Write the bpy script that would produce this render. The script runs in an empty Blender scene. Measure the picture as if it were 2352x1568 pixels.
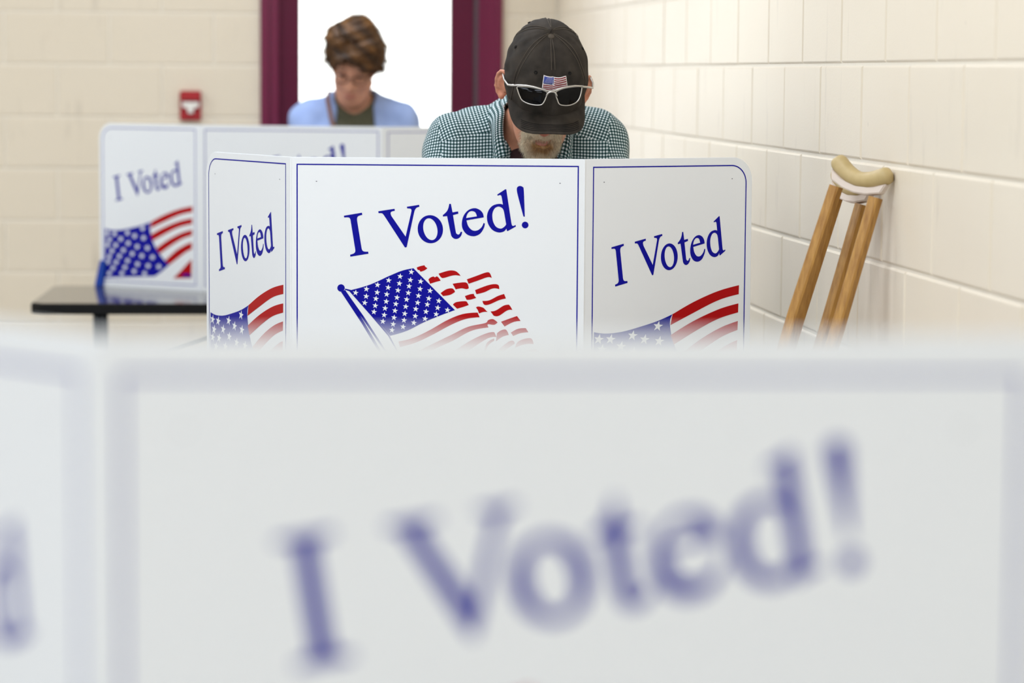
import bpy, bmesh, math, random
import numpy as np
from mathutils import Vector, Matrix
random.seed(4); np.random.seed(4)
sc = bpy.context.scene
COL = sc.collection
D = bpy.data
PI = math.pi
def rad(a): return a*PI/180

# ------------------------------------------------------------------ camera
F_PX, ROLL, YAW, PITCH, CAM_Z = 6300.0, 0.007, 0.1085786, 0.0971535, 1.49
cam = D.cameras.new('camera'); camo = D.objects.new('camera', cam); COL.objects.link(camo)
cam.sensor_width = 36; cam.lens = F_PX*36/2352; cam.clip_start = .05; cam.clip_end = 200
fh = Vector((math.sin(YAW), math.cos(YAW), 0)); rt = Vector((math.cos(YAW), -math.sin(YAW), 0)); upv = Vector((0, 0, 1))
fw = fh*math.cos(PITCH)-upv*math.sin(PITCH); uu = fh*math.sin(PITCH)+upv*math.cos(PITCH)
cr = rt*math.cos(ROLL)+uu*math.sin(ROLL); cu = uu*math.cos(ROLL)-rt*math.sin(ROLL)
M = Matrix((cr, cu, -fw)).transposed().to_4x4(); M.translation = Vector((0, 0, CAM_Z))
camo.matrix_world = M
cam.dof.use_dof = True; cam.dof.focus_distance = 6.02; cam.dof.aperture_fstop = 2.75
sc.camera = camo

# ------------------------------------------------------------------ world, lights, exposure
wd = D.worlds.new('sky'); sc.world = wd; wd.use_nodes = True
bg = wd.node_tree.nodes['Background']; bg.inputs[0].default_value = (1, .98, .95, 1); bg.inputs[1].default_value = 4.6
def area(name, loc, sx, sy, power, color=(1, 1, 1), rot=(0, 0, 0)):
    l = D.lights.new(name, 'AREA'); l.shape = 'RECTANGLE'; l.size = sx; l.size_y = sy; l.energy = power; l.color = color
    o = D.objects.new(name, l); o.location = loc; o.rotation_euler = rot; COL.objects.link(o); return o
LP = 29
for ix, x in enumerate((-4.85, -2.35, 0.15)):
    for iy, y in enumerate((-2.6, -.2, 2.2, 4.6, 7.0, 9.4)):
        area('ceiling_light', (x, y, 2.97), 1.2, .6, LP, (.875, .965, 1.10))
sc.view_settings.view_transform = 'Standard'; sc.view_settings.look = 'None'
sc.view_settings.exposure = 0.0; sc.view_settings.gamma = 1; sc.view_settings.use_curve_mapping = False

# ------------------------------------------------------------------ helpers
def lin(c):
    return tuple(((v/255)/12.92 if v <= 10 else (((v/255)+.055)/1.055)**2.4) for v in c)+(1,)
def mat(name, rgb, rough=.5, metal=0, spec=.5, noise=None, bump=None, coat=0):
    m = D.materials.new(name); m.use_nodes = True; nt = m.node_tree; b = nt.nodes['Principled BSDF']
    b.inputs['Base Color'].default_value = lin(rgb); b.inputs['Roughness'].default_value = rough
    b.inputs['Metallic'].default_value = metal; b.inputs['Specular IOR Level'].default_value = spec
    b.inputs['Coat Weight'].default_value = coat
    tc = nt.nodes.new('ShaderNodeTexCoord')
    if noise:
        rgb2, scale, fac = noise
        n = nt.nodes.new('ShaderNodeTexNoise'); n.inputs['Scale'].default_value = scale; n.inputs['Detail'].default_value = 6
        nt.links.new(tc.outputs['Object'], n.inputs['Vector'])
        r = nt.nodes.new('ShaderNodeValToRGB'); r.color_ramp.elements[0].position = .5-fac; r.color_ramp.elements[1].position = .5+fac
        r.color_ramp.elements[0].color = lin(rgb); r.color_ramp.elements[1].color = lin(rgb2)
        nt.links.new(n.outputs['Fac'], r.inputs[0]); nt.links.new(r.outputs[0], b.inputs['Base Color'])
    if bump:
        scale, strength, dist = bump
        n = nt.nodes.new('ShaderNodeTexNoise'); n.inputs['Scale'].default_value = scale; n.inputs['Detail'].default_value = 4
        nt.links.new(tc.outputs['Object'], n.inputs['Vector'])
        bp = nt.nodes.new('ShaderNodeBump'); bp.inputs['Strength'].default_value = strength; bp.inputs['Distance'].default_value = dist
        nt.links.new(n.outputs['Fac'], bp.inputs['Height']); nt.links.new(bp.outputs[0], b.inputs['Normal'])
    return m
def mesh_from(name, v, f, smooth=False):
    me = D.meshes.new(name); me.from_pydata([tuple(p) for p in v], [], [tuple(q) for q in f]); me.update()
    if smooth: me.polygons.foreach_set('use_smooth', [True]*len(me.polygons))
    return me
def link(name, me, m=None, parent=None, loc=None, rot=None):
    o = D.objects.new(name, me); COL.objects.link(o)
    if m is not None and me is not None and not me.materials: me.materials.append(m)
    if parent: o.parent = parent
    if loc is not None: o.location = loc
    if rot is not None: o.rotation_euler = rot
    return o
def tag(o, label=None, cat=None, group=None, kind=None):
    if label: o['label'] = label
    if cat: o['category'] = cat
    if group: o['group'] = group
    if kind: o['kind'] = kind
    return o
class MB:
    def __init__(s): s.v = []; s.f = []
    def add(s, v, f):
        n = len(s.v); s.v += [tuple(p) for p in v]; s.f += [tuple(i+n for i in q) for q in f]; return s
    def box(s, a, b):
        (x0, y0, z0), (x1, y1, z1) = a, b
        return s.add([(x0,y0,z0),(x1,y0,z0),(x1,y1,z0),(x0,y1,z0),(x0,y0,z1),(x1,y0,z1),(x1,y1,z1),(x0,y1,z1)],
                     [(0,3,2,1),(4,5,6,7),(0,1,5,4),(1,2,6,5),(2,3,7,6),(3,0,4,7)])
    def tube(s, pts, r, n=8, closed=False, cap=True, flat=1.0, upref=None):
        P = [Vector(p) for p in pts]; m = len(P); rs = r if hasattr(r, '__len__') else [r]*m
        V = []; prev = None
        for i in range(m):
            a = P[i-1] if (i or closed) else P[0]; b = P[(i+1) % m] if (i < m-1 or closed) else P[-1]
            t = (b-a).normalized()
            if upref is not None: u = Vector(upref)
            elif prev is None: u = Vector((0,0,1)) if abs(t.z) < .9 else Vector((1,0,0))
            else: u = prev
            u = (u-t*u.dot(t)).normalized(); prev = u; w = t.cross(u)
            for k in range(n):
                c = 2*PI*k/n; V.append(P[i]+u*(math.cos(c)*rs[i])+w*(math.sin(c)*rs[i]*flat))
        Fc = []
        for i in range(m if closed else m-1):
            j = (i+1) % m
            for k in range(n):
                l = (k+1) % n; Fc.append((i*n+k, i*n+l, j*n+l, j*n+k))
        if cap and not closed:
            Fc.append(tuple(range(n-1, -1, -1))); Fc.append(tuple((m-1)*n+k for k in range(n)))
        return s.add(V, Fc)
    def bar(s, pts, hw, hd, side):
        """rectangular bar through pts; half width along side, half depth across"""
        P = [Vector(p) for p in pts]; V = []; sd = Vector(side).normalized(); c = .28
        for i, p in enumerate(P):
            t = (P[min(i+1, len(P)-1)]-P[max(i-1, 0)]).normalized(); a = (sd-t*sd.dot(t)).normalized(); b = t.cross(a)
            w = hw[i] if hasattr(hw, '__len__') else hw
            for (x, y) in ((1,1-c),(1-c,1),(-1+c,1),(-1,1-c),(-1,-1+c),(-1+c,-1),(1-c,-1),(1,-1+c)):
                V.append(p+a*x*w+b*y*hd)
        n = 8; Fc = [(i*n+k, i*n+(k+1)%n, (i+1)*n+(k+1)%n, (i+1)*n+k) for i in range(len(P)-1) for k in range(n)]
        Fc.append(tuple(range(n-1,-1,-1))); Fc.append(tuple((len(P)-1)*n+k for k in range(n)))
        return s.add(V, Fc)
    def sphere(s, c, r, nu=16, nv=10):
        rx, ry, rz = r if hasattr(r, '__len__') else (r, r, r); V = [(c[0],c[1],c[2]+rz)]; Fc = []
        for j in range(1, nv):
            for i in range(nu):
                a = 2*PI*i/nu; b = PI*j/nv; V.append((c[0]+rx*math.sin(b)*math.cos(a), c[1]+ry*math.sin(b)*math.sin(a), c[2]+rz*math.cos(b)))
        V.append((c[0],c[1],c[2]-rz)); e = len(V)-1
        for i in range(nu): Fc.append((0, 1+i, 1+(i+1)%nu))
        for j in range(nv-2):
            for i in range(nu): k = 1+j*nu; Fc.append((k+i, k+nu+i, k+nu+(i+1)%nu, k+(i+1)%nu))
        k = 1+(nv-2)*nu
        for i in range(nu): Fc.append((k+i, e, k+(i+1)%nu))
        return s.add(V, Fc)
    def grid(s, fn, nu, nv, wrap=False):
        V = [fn(i/(nu if wrap else nu-1), j/(nv-1)) for j in range(nv) for i in range(nu)]
        Fc = [(j*nu+i, j*nu+(i+1)%nu, (j+1)*nu+(i+1)%nu, (j+1)*nu+i) for j in range(nv-1) for i in range(nu if wrap else nu-1)]
        return s.add(V, Fc)
    def prism(s, poly, axis_o, ax, ay, az, t0, t1):
        """polygon (x,y) swept from t0 to t1 along az"""
        o = Vector(axis_o); ax, ay, az = Vector(ax), Vector(ay), Vector(az); n = len(poly)
        V = [o+ax*x+ay*y+az*t for t in (t0, t1) for x, y in poly]
        return s.add(V, [tuple(range(n-1,-1,-1)), tuple(range(n, 2*n))]+[(i, (i+1)%n, n+(i+1)%n, n+i) for i in range(n)])
    def build(s, name, m=None, parent=None, smooth=False, loc=None, rot=None, bevel=0):
        me = mesh_from(name, s.v, s.f, smooth)
        if bevel:
            bm = bmesh.new(); bm.from_mesh(me); bmesh.ops.recalc_face_normals(bm, faces=bm.faces)
            bmesh.ops.bevel(bm, geom=list(bm.edges), offset=bevel, segments=2, affect='EDGES', clamp_overlap=True); bm.to_mesh(me); bm.free()
        else:
            bm = bmesh.new(); bm.from_mesh(me); bmesh.ops.recalc_face_normals(bm, faces=bm.faces); bm.to_mesh(me); bm.free()
        return link(name, me, m, parent, loc, rot)
def empty(name, loc, rz=0):
    o = D.objects.new(name, None); COL.objects.link(o); o.location = loc; o.rotation_euler = (0, 0, rz); o.empty_display_size = .1; return o

# ------------------------------------------------------------------ materials
def wall_paint(name, rgb, rgb2, rough):
    m = mat(name, rgb, rough, bump=(170, .10, .003)); nt = m.node_tree; b = nt.nodes['Principled BSDF']
    tc = nt.nodes.new('ShaderNodeNewGeometry')
    n1 = nt.nodes.new('ShaderNodeTexNoise'); n1.inputs['Scale'].default_value = 2.3; n1.inputs['Detail'].default_value = 5
    nt.links.new(tc.outputs['Position'], n1.inputs['Vector'])
    mx = nt.nodes.new('ShaderNodeMix'); mx.data_type = 'RGBA'; mx.inputs[6].default_value = lin(rgb); mx.inputs[7].default_value = lin(rgb2)
    nt.links.new(n1.outputs['Fac'], mx.inputs[0])
    # tall thin darker streaks from stretched noise
    mp = nt.nodes.new('ShaderNodeMapping'); mp.inputs['Scale'].default_value = (9, 9, 1.4); nt.links.new(tc.outputs['Position'], mp.inputs[0])
    n2 = nt.nodes.new('ShaderNodeTexNoise'); n2.inputs['Scale'].default_value = 2.2; n2.inputs['Detail'].default_value = 7; n2.inputs['Roughness'].default_value = .62
    nt.links.new(mp.outputs[0], n2.inputs['Vector'])
    r2 = nt.nodes.new('ShaderNodeValToRGB'); r2.color_ramp.elements[0].position = .60; r2.color_ramp.elements[1].position = .82
    r2.color_ramp.elements[0].color = (0, 0, 0, 1); r2.color_ramp.elements[1].color = (.42, .42, .42, 1)
    nt.links.new(n2.outputs['Fac'], r2.inputs[0])
    # small chips
    mp3 = nt.nodes.new('ShaderNodeMapping'); mp3.inputs['Scale'].default_value = (16, 16, 9); nt.links.new(tc.outputs['Position'], mp3.inputs[0])
    n3 = nt.nodes.new('ShaderNodeTexNoise'); n3.inputs['Scale'].default_value = 1.7; n3.inputs['Detail'].default_value = 2
    nt.links.new(mp3.outputs[0], n3.inputs['Vector'])
    r3 = nt.nodes.new('ShaderNodeValToRGB'); r3.color_ramp.elements[0].position = .77; r3.color_ramp.elements[1].position = .80
    r3.color_ramp.elements[0].color = (0, 0, 0, 1); r3.color_ramp.elements[1].color = (.3, .3, .3, 1)
    nt.links.new(n3.outputs['Fac'], r3.inputs[0])
    ad = nt.nodes.new('ShaderNodeMath'); ad.operation = 'ADD'; nt.links.new(r2.outputs[0], ad.inputs[0]); nt.links.new(r3.outputs[0], ad.inputs[1])
    m2 = nt.nodes.new('ShaderNodeMix'); m2.data_type = 'RGBA'; m2.inputs[7].default_value = lin((150, 138, 126))
    nt.links.new(ad.outputs[0], m2.inputs[0]); nt.links.new(mx.outputs[2], m2.inputs[6]); nt.links.new(m2.outputs[2], b.inputs['Base Color'])
    return m
M_wall = wall_paint('wall_paint_beige', (231, 219, 198), (226, 212, 190), .34)
M_wallb = wall_paint('wall_paint_beige_back', (226, 212, 189), (220, 206, 182), .5)
M_mortar = mat('painted_mortar', (230, 220, 202), .38, bump=(90, .2, .003))
M_plastic = mat('white_corrugated_plastic', (236, 238, 239), .32, bump=(40, .02, .002))
M_blue = mat('blue_ink', (4, 4, 148), .42, spec=.15)
M_red = mat('red_ink', (178, 2, 8), .42, spec=.15)
M_whiteink = mat('white_ink', (236, 238, 239), .32)
M_dot = mat('grey_dot', (120, 120, 130), .5)
M_tabletop = mat('dark_laminate', (52, 46, 42), .10, noise=((66, 60, 55), 60, .3))
M_tableedge = mat('black_edge_band', (7, 7, 9), .45, spec=.2)
M_tableleg = mat('black_steel', (26, 27, 30), .35, metal=.3)
M_clip = mat('blue_clip_plastic', (0, 62, 165), .4)
M_maroon = mat('maroon_gloss_paint', (108, 22, 58), .28, spec=.35)
M_maroond = mat('maroon_door_paint', (88, 10, 44), .4, spec=.25)
M_grey = mat('weatherstrip_grey', (84, 70, 76), .6)
M_redalarm = mat('alarm_red', (166, 14, 24), .4)
M_whiteal = mat('alarm_white', (232, 226, 216), .45)
M_floor = mat('vinyl_floor', (184, 180, 172), .35, noise=((170, 166, 158), 3, .2))
M_ceil = mat('ceiling_tile', (236, 234, 228), .9, bump=(60, .3, .004))
M_concrete = mat('concrete_outside', (205, 203, 198), .9, noise=((190, 188, 182), 4, .3))

# ------------------------------------------------------------------ room
XR, YB, ZC, XL, YF = 1.3602, 10.887, 3.0, -7.0, -4.0
DX0, DX1, DZ = .183, 1.138, 2.16
rec = .0035
tag(MB().box((XL, YF, -.1), (XR+.2, YB+.2, 0)).build('floor', M_floor), kind='structure')
tag(MB().box((XL, YF, ZC), (XR+.2, YB+.2, ZC+.1)).build('ceiling', M_ceil), kind='structure')
w_right = tag(MB().box((XR+rec, YF, 0), (XR+.2, YB+.2, ZC)).build('wall_right', M_mortar), kind='structure')
mb = MB(); mb.box((XL, YB+rec, 0), (DX0+.03, YB+.2, ZC)); mb.box((DX1-.03, YB+rec, 0), (XR+rec, YB+.2, ZC)); mb.box((DX0+.03, YB+rec, DZ-.03), (DX1-.03, YB+.2, ZC))
w_back = tag(mb.build('wall_back', M_mortar), kind='structure')
tag(MB().box((XL-.2, YF, 0), (XL, YB+.2, ZC)).build('wall_left', M_wallb), kind='structure')
tag(MB().box((XL, YF-.2, 0), (XR+.2, YF, ZC)).build('wall_front', M_wallb), kind='structure')
BH, Z0 = .2032, 1.3125
NC = [(Z0+BH*k, Z0+BH*(k+1)) for k in range(-6, 7)]
def block_mesh(L, H, joint=.007, ch=.0045, depth=.012):
    """painted block: front face at y=0 facing -y, x 0..L, z 0..H, chamfered arris"""
    j = joint/2; a = [(j, rec), (j+ch*.35, .0012), (j+ch, 0)]
    V = []; 
    for (i, y) in [(j, depth), (j, rec), (j+ch*.4, .0010), (j+ch, 0)]:
        V += [(i, y, i), (L-i, y, i), (L-i, y, H-i), (i, y, H-i)]
    Fc = [(12, 13, 14, 15)]
    for r_ in range(3):
        for k in range(4): Fc.append((r_*4+k, r_*4+(k+1)%4, r_*4+4+(k+1)%4, r_*4+4+k))
    me = mesh_from('block', V, Fc)
    return me
cache = {}
def get_block(L, H, m):
    k = (round(L, 3), round(H, 3), m.name)
    if k not in cache:
        cache[k] = block_mesh(L, H); cache[k].materials.append(m)
    return cache[k]
def course(wall, m, start, end, joints, z0, z1, place):
    edges = [start]+[j for j in joints if start+.03 < j < end-.03]+[end]
    z0c = max(z0, 0)
    for a, b in zip(edges, edges[1:]):
        o = link('block', get_block(b-a, z1-z0c, m), None, wall)
        place(o, a, b, z0c)
LR = .397
for k, (z0, z1) in enumerate(NC):
    if z1 > 2.75: continue
    off = 5.105 + (0 if k % 2 else LR/2)
    js = [off+LR*i for i in range(-8, 20)]
    st = 2.722 if k % 2 else 2.722+LR/2-LR/2
    def place(o, a, b, z):
        jit = random.uniform(-.0006, .0006)
        o.location = (XR+jit, b, z); o.rotation_euler = (0, 0, -PI/2)
    course(w_right, M_wall, st, YB-.001, js, z0, z1, place)
LBk = .4064
for k, (z0, z1) in enumerate(NC):
    if z1 > 2.75: continue
    off = -.607 + (0 if k % 2 == 0 else LBk/2)
    js = [off+LBk*i for i in range(-12, 8)]
    def placeb(o, a, b, z):
        o.location = (a, YB+random.uniform(-.0008, .0004), z)
    if z0 < DZ-.05:
        course(w_back, M_wallb, -3.9, DX0+.02, js, z0, z1, placeb); course(w_back, M_wallb, DX1-.02, XR-.001, js, z0, z1, placeb)
    else:
        course(w_back, M_wallb, -3.9, XR-.001, js, z0, z1, placeb)
tag(MB().box((XL, YB-.012, 0), (DX0, YB-.0015, .1)).build('baseboard_back', mat('vinyl_base', (70, 58, 60), .5)), kind='structure')
tag(MB().box((XR-.012, YF, 0), (XR-.0015, YB-.013, .1)).build('baseboard_right', D.materials['vinyl_base']), kind='structure')

# door: steel frame, leaf with a full glass light, daylight behind
door = tag(empty('door_1', (DX0, YB, 0)), kind='structure')
def dx(x): return x-DX0
mb = MB(); mb.box((0, -.022, 0), (dx(.216), .16, DZ)); mb.box((dx(.216), -.006, 0), (dx(.255), .16, DZ))
mb.build('door_frame', M_maroon, door, bevel=.004)
P_ = [(dx(1.138), -.024), (dx(1.119), -.024), (dx(1.117), -.010), (dx(1.048), .050), (dx(1.048), .16), (dx(1.138), .16)]
MB().prism(P_, (0, 0, 0), (1, 0, 0), (0, 1, 0), (0, 0, 1), 0, DZ).build('door_frame', M_maroon, door)
MB().box((0, -.022, DZ), (dx(1.138), .16, DZ+.06)).build('door_frame', M_maroon, door, bevel=.004)
MB().box((dx(1.033), .055, .01), (dx(1.048), .09, DZ-.01)).build('weatherstrip', M_grey, door)
MB().box((dx(.256), .05, .01), (dx(.341), .095, DZ-.01)).build('stile', M_maroond, door, bevel=.003)
MB().box((dx(.937), .05, .01), (dx(1.031), .095, DZ-.01)).build('stile', M_maroond, door, bevel=.003)
MB().box((dx(.341), .05, .01), (dx(.937), .095, .26)).build('rail', M_maroond, door, bevel=.003)
MB().box((dx(.341), .05, DZ-.13), (dx(.937), .095, DZ-.01)).build('rail', M_maroond, door, bevel=.003)
MG = D.materials.new('door_glass'); MG.use_nodes = True; nt = MG.node_tree; nt.nodes.remove(nt.nodes['Principled BSDF'])
t_ = nt.nodes.new('ShaderNodeBsdfTransparent'); t_.inputs[0].default_value = (.93, .95, .95, 1)
g_ = nt.nodes.new('ShaderNodeBsdfGlossy'); g_.inputs['Roughness'].default_value = .02; mxs = nt.nodes.new('ShaderNodeMixShader'); mxs.inputs[0].default_value = .06
nt.links.new(t_.outputs[0], mxs.inputs[1]); nt.links.new(g_.outputs[0], mxs.inputs[2]); nt.links.new(mxs.outputs[0], nt.nodes['Material Output'].inputs[0])
MB().box((dx(.341), .068, .26), (dx(.937), .076, DZ-.13)).build('pane', MG, door)
mb = MB(); mb.tube([(dx(.30), .05, 1.02), (dx(.30), .0, 1.02), (dx(.40), .0, 1.02)], .011, 8); mb.build('door_handle', mat('steel_handle', (150, 150, 152), .3, metal=1), door)
tag(MB().box((-14, YB+.2, -.12), (14, YB+24, -.02)).build('ground', M_concrete), kind='structure')

# fire alarm pull station
al = tag(empty('fire_alarm', (-.090, YB-.0005, 1.358)), 'red fire alarm pull station with white handle on beige block wall', 'fire alarm')
MB().box((-.042, -.020, -.058), (.042, 0, .058)).build('back_box', M_redalarm, al, bevel=.004)
MB().box((-.040, -.040, .020), (.040, -.0195, .056)).build('upper_cover', M_redalarm, al, bevel=.004)
mb = MB(); mb.prism([(-.033, .014), (-.033, -.006), (-.012, -.010), (-.010, -.030), (.010, -.030), (.012, -.010), (.033, -.006), (.033, .014)], (0, 0, 0), (1, 0, 0), (0, 0, 1), (0, -1, 0), .0195, .040)
mb.build('pull_handle', M_whiteal, al, bevel=.002)
MB().box((-.030, -.026, -.054), (.030, -.0195, -.038)).build('lower_plate', M_redalarm, al, bevel=.002)

# ------------------------------------------------------------------ printed artwork of the voting booths
# contours are (x, y) in drawing units, y down; a third element 1 marks a sharp corner, the rest is smoothed
def crv(pts, n=6):
    P = [(p[0], p[1], (p[2] if len(p) > 2 else 0)) for p in pts]; m = len(P); out = []
    for i in range(m):
        p0, p1, p2, p3 = P[i-1], P[i], P[(i+1) % m], P[(i+2) % m]
        if p1[2] and p2[2]: out.append((p1[0], p1[1])); continue
        m1 = (0, 0) if p1[2] else ((p2[0]-p0[0])/2, (p2[1]-p0[1])/2)
        m2 = (0, 0) if p2[2] else ((p3[0]-p1[0])/2, (p3[1]-p1[1])/2)
        if p1[2]: m1 = ((p2[0]-p1[0])*1.2-m2[0]*.4, (p2[1]-p1[1])*1.2-m2[1]*.4)
        if p2[2]: m2 = ((p2[0]-p1[0])*1.2-m1[0]*.4, (p2[1]-p1[1])*1.2-m1[1]*.4)
        for k in range(n):
            t = k/n; a, b, c, d = 2*t**3-3*t*t+1, t**3-2*t*t+t, -2*t**3+3*t*t, t**3-t*t
            out.append((a*p1[0]+b*m1[0]+c*p2[0]+d*m2[0], a*p1[1]+b*m1[1]+c*p2[1]+d*m2[1]))
    return out
def ell(cx, cy, a, b, rot=0, n=40):
    c, s = math.cos(rot), math.sin(rot)
    return [(cx+a*math.cos(t)*c-b*math.sin(t)*s, cy+a*math.cos(t)*s+b*math.sin(t)*c) for t in [2*PI*i/n for i in range(n)]]
C = 1
L_I = crv([(182,347,C),(333,322,C),(336,340,C),(304,350),(293,366),(293,390,C),(330,618,C),(337,637),(352,647),(385,648,C),(388,665,C),(236,690,C),(234,673,C),(263,664),(276,650),(277,630,C),(240,400,C),(235,376),(222,362),(184,362,C)])
L_V = crv([(470,310,C),(606,289,C),(609,306,C),(583,312),(573,325),(580,350,C),(699,522,C),(746,318,C),(748,300),(740,289),(712,286,C),(709,272,C),(812,256,C),(815,272,C),(792,280),(778,297),(770,322,C),(708,610,C),(693,613,C),(522,350,C),(508,332),(495,326),(472,326,C)])
L_o = [ell(906, 460, 106, 118, rad(-8)), ell(906, 460, 58, 93, rad(-13))]
L_t = crv([(1064,248,C),(1078,248,C),(1092,319,C),(1138,311,C),(1141,330,C),(1096,342,C),(1117,470),(1124,495),(1140,505),(1152,498),(1160,482,C),(1172,482,C),(1165,512),(1143,536),(1112,541),(1086,522),(1075,488),(1046,350,C),(1012,354,C),(1010,342,C),(1040,315),(1056,285)])
L_e = [crv([(1354,361,C),(1345,326),(1318,297),(1275,284),(1225,300),(1186,345),(1170,405),(1178,460),(1215,505),(1270,519),(1320,500),(1352,455),(1363,412,C),(1351,408,C),(1335,443),(1300,470),(1258,469),(1224,435),(1209,386,C)]),
       crv([(1206,367,C),(1215,335),(1235,313),(1260,309),(1283,320),(1296,352,C)])]
L_d = [crv([(1466,170,C),(1533,126,C),(1542,126,C),(1584,404,C),(1591,428),(1604,432),(1619,424,C),(1623,437,C),(1556,475,C),(1548,475,C),(1543,455,C),(1520,480),(1475,487),(1425,465),(1390,415),(1380,355),(1395,300),(1430,262),(1480,248),(1514,254,C),(1504,195,C),(1498,178),(1487,174),(1470,180,C)]),
       crv([(1525,325,C),(1512,288),(1480,271),(1446,285),(1426,330),(1430,390),(1455,438),(1495,455),(1525,440),(1541,420,C)])]
L_x = [crv([(1630,128),(1638,105),(1658,98),(1680,107),(1689,138),(1697,355,C),(1686,355,C),(1642,190)]), ell(1700, 425, 28, 28)]
TEXT = [L_I, L_V]+L_o+[L_t]+L_e+L_d
CANTON = crv([(240,970,C),(400,924),(560,852),(670,807),(765,787,C),(1112,1137,C),(1000,1178),(850,1240),(715,1308),(570,1352,C)])
STARS = [(280,992),(371,961),(464,926),(557,888),(653,855),(747,818),(369,1022),(461,989),(553,948),(647,914),(739,885),(825,897),
 (357,1076),(450,1042),(541,1005),(635,972),(728,937),(820,960),(904,975),(445,1100),(537,1065),(627,1032),(722,993),(807,1017),(893,1040),(977,1060),
 (434,1152),(527,1122),(617,1086),(708,1048),(800,1075),(881,1090),(968,1118),(1050,1137),(520,1178),(610,1142),(700,1108),(784,1128),(870,1150),(955,1172),
 (509,1232),(602,1200),(692,1167),(780,1187),(862,1210),(595,1255),(686,1222),(768,1243),(585,1305),(678,1277)]
REDS = [
 [(792,780,C),(826,768),(858,762,C),(864,774),(882,786,C),(855,806),(822,816,C),(814,803),(800,800)],
 [(975,832,C),(1060,807),(1108,808),(1138,825),(1160,851,C),(1100,846),(1020,868),(995,862)],
 [(890,882,C),(905,866),(932,856),(944,863),(962,855),(980,872),(993,891,C),(950,902),(904,917,C)],
 [(1212,880,C),(1300,848),(1370,823),(1402,826),(1421,869,C),(1385,862),(1300,892),(1226,917,C)],
 [(1092,917,C),(1180,905),(1215,913),(1228,953,C),(1210,962),(1168,955),(1118,964,C),(1108,944)],
 [(992,995,C),(1040,963),(1085,955),(1105,968),(1113,985,C),(1070,1010),(1012,1019,C)],
 [(1280,970,C),(1380,932),(1440,920),(1476,928),(1483,962,C),(1430,956),(1360,987),(1292,1004,C)],
 [(1195,1020,C),(1240,1005),(1270,1001,C),(1276,1018),(1291,1035,C),(1245,1049),(1210,1051,C)],
 [(1095,1092,C),(1125,1070),(1200,1063),(1218,1078),(1227,1095,C),(1190,1108),(1130,1126,C)],
 [(1342,1060,C),(1400,1055),(1470,1020),(1524,1002,C),(1539,1040,C),(1480,1055),(1400,1090),(1358,1092)],
 [(1288,1115,C),(1310,1107),(1350,1118),(1372,1140),(1386,1152,C),(1350,1153),(1313,1166,C),(1305,1140)],
 [(1410,1148,C),(1455,1140),(1520,1100),(1565,1092,C),(1580,1112),(1593,1136,C),(1550,1140),(1480,1185),(1436,1184,C)],
 [(640,1400,C),(760,1370),(900,1305),(1050,1220),(1180,1170),(1302,1158,C),(1319,1197,C),(1200,1212),(1080,1260),(920,1345),(780,1410),(650,1447,C)],
 [(1498,1235,C),(1560,1212),(1632,1187,C),(1662,1228,C),(1600,1238),(1528,1275,C)],
 [(700,1530,C),(900,1432),(1080,1345),(1220,1278),(1365,1246),(1390,1222),(1430,1213),(1469,1240,C),(1440,1260),(1388,1256),(1394,1282,C),(1250,1310),(1100,1390),(960,1455),(740,1570,C)],
 [(1580,1325,C),(1640,1294),(1705,1288,C),(1727,1322,C),(1660,1330),(1600,1354,C)],
 [(900,1620,C),(1080,1495),(1250,1388),(1380,1330),(1442,1322,C),(1460,1362,C),(1390,1372),(1280,1440),(1130,1545),(950,1660,C)],
 [(1465,1330,C),(1500,1306),(1540,1302),(1563,1345,C),(1510,1360),(1455,1398,C)],
 [(1615,1452,C),(1640,1402),(1700,1376),(1752,1376),(1771,1421,C),(1700,1422)],
 [(1350,1500,C),(1380,1412),(1440,1374,C),(1442,1392,C),(1392,1432),(1366,1500,C)],
 [(1400,1540,C),(1480,1465),(1560,1402),(1600,1394),(1614,1418,C),(1540,1470),(1430,1570,C)],
 [(1640,1550,C),(1680,1490),(1740,1470),(1800,1468),(1822,1510,C),(1740,1512)],
 [(1560,1600,C),(1600,1520),(1640,1490,C),(1660,1520,C),(1610,1570)]]
POLE = [(158,985),(192,968),(236,1032),(345,1185),(545,1490),(790,1870),(778,1878),(533,1497),(318,1180),(500,1490),(745,1890),(728,1900),(478,1494),(325,1238)]
HEM = [(191,957),(240,968),(252,984),(422,1180),(562,1345),(652,1510),(642,1514),(552,1352),(404,1178),(228,980),(191,967)]
H8 = (0.000256924, -2.18388e-07, 0.0672331, -2.0051e-06, 0.000255796, 0.0367625, 1.2212e-06, -4.2169e-06)
def to_c(p):   # drawing units -> metres on the wide panel: u from the left fold, v down from the top edge
    x, y = p[0], p[1]; w = H8[6]*x+H8[7]*y+1
    return ((H8[0]*x+H8[1]*y+H8[2])/w, (H8[3]*x+H8[4]*y+H8[5])/w)
def to_s(p):   # the same lettering on a side panel
    u, v = to_c(p); return (.80967*u-.00537*v-.02163, -.01077*u+.9717*v+.07008)
def to_f(p):   # side flag drawing units -> metres on the side panel
    v = -3.6e-5*p[0]+4.2728e-4*p[1]-.01261
    return (5.2419e-4*p[0]-9.8e-6*p[1]+.00108, v if v < .34 else .34+(v-.34)*.92)
S_CANTON = crv([(68,915,C),(130,931),(210,931),(300,915),(380,896),(455,868,C),(443,905),(450,970),(472,1050),(510,1130),(558,1200),(606,1255,C),(545,1310),(490,1352,C),(68,1352,C)])
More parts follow.
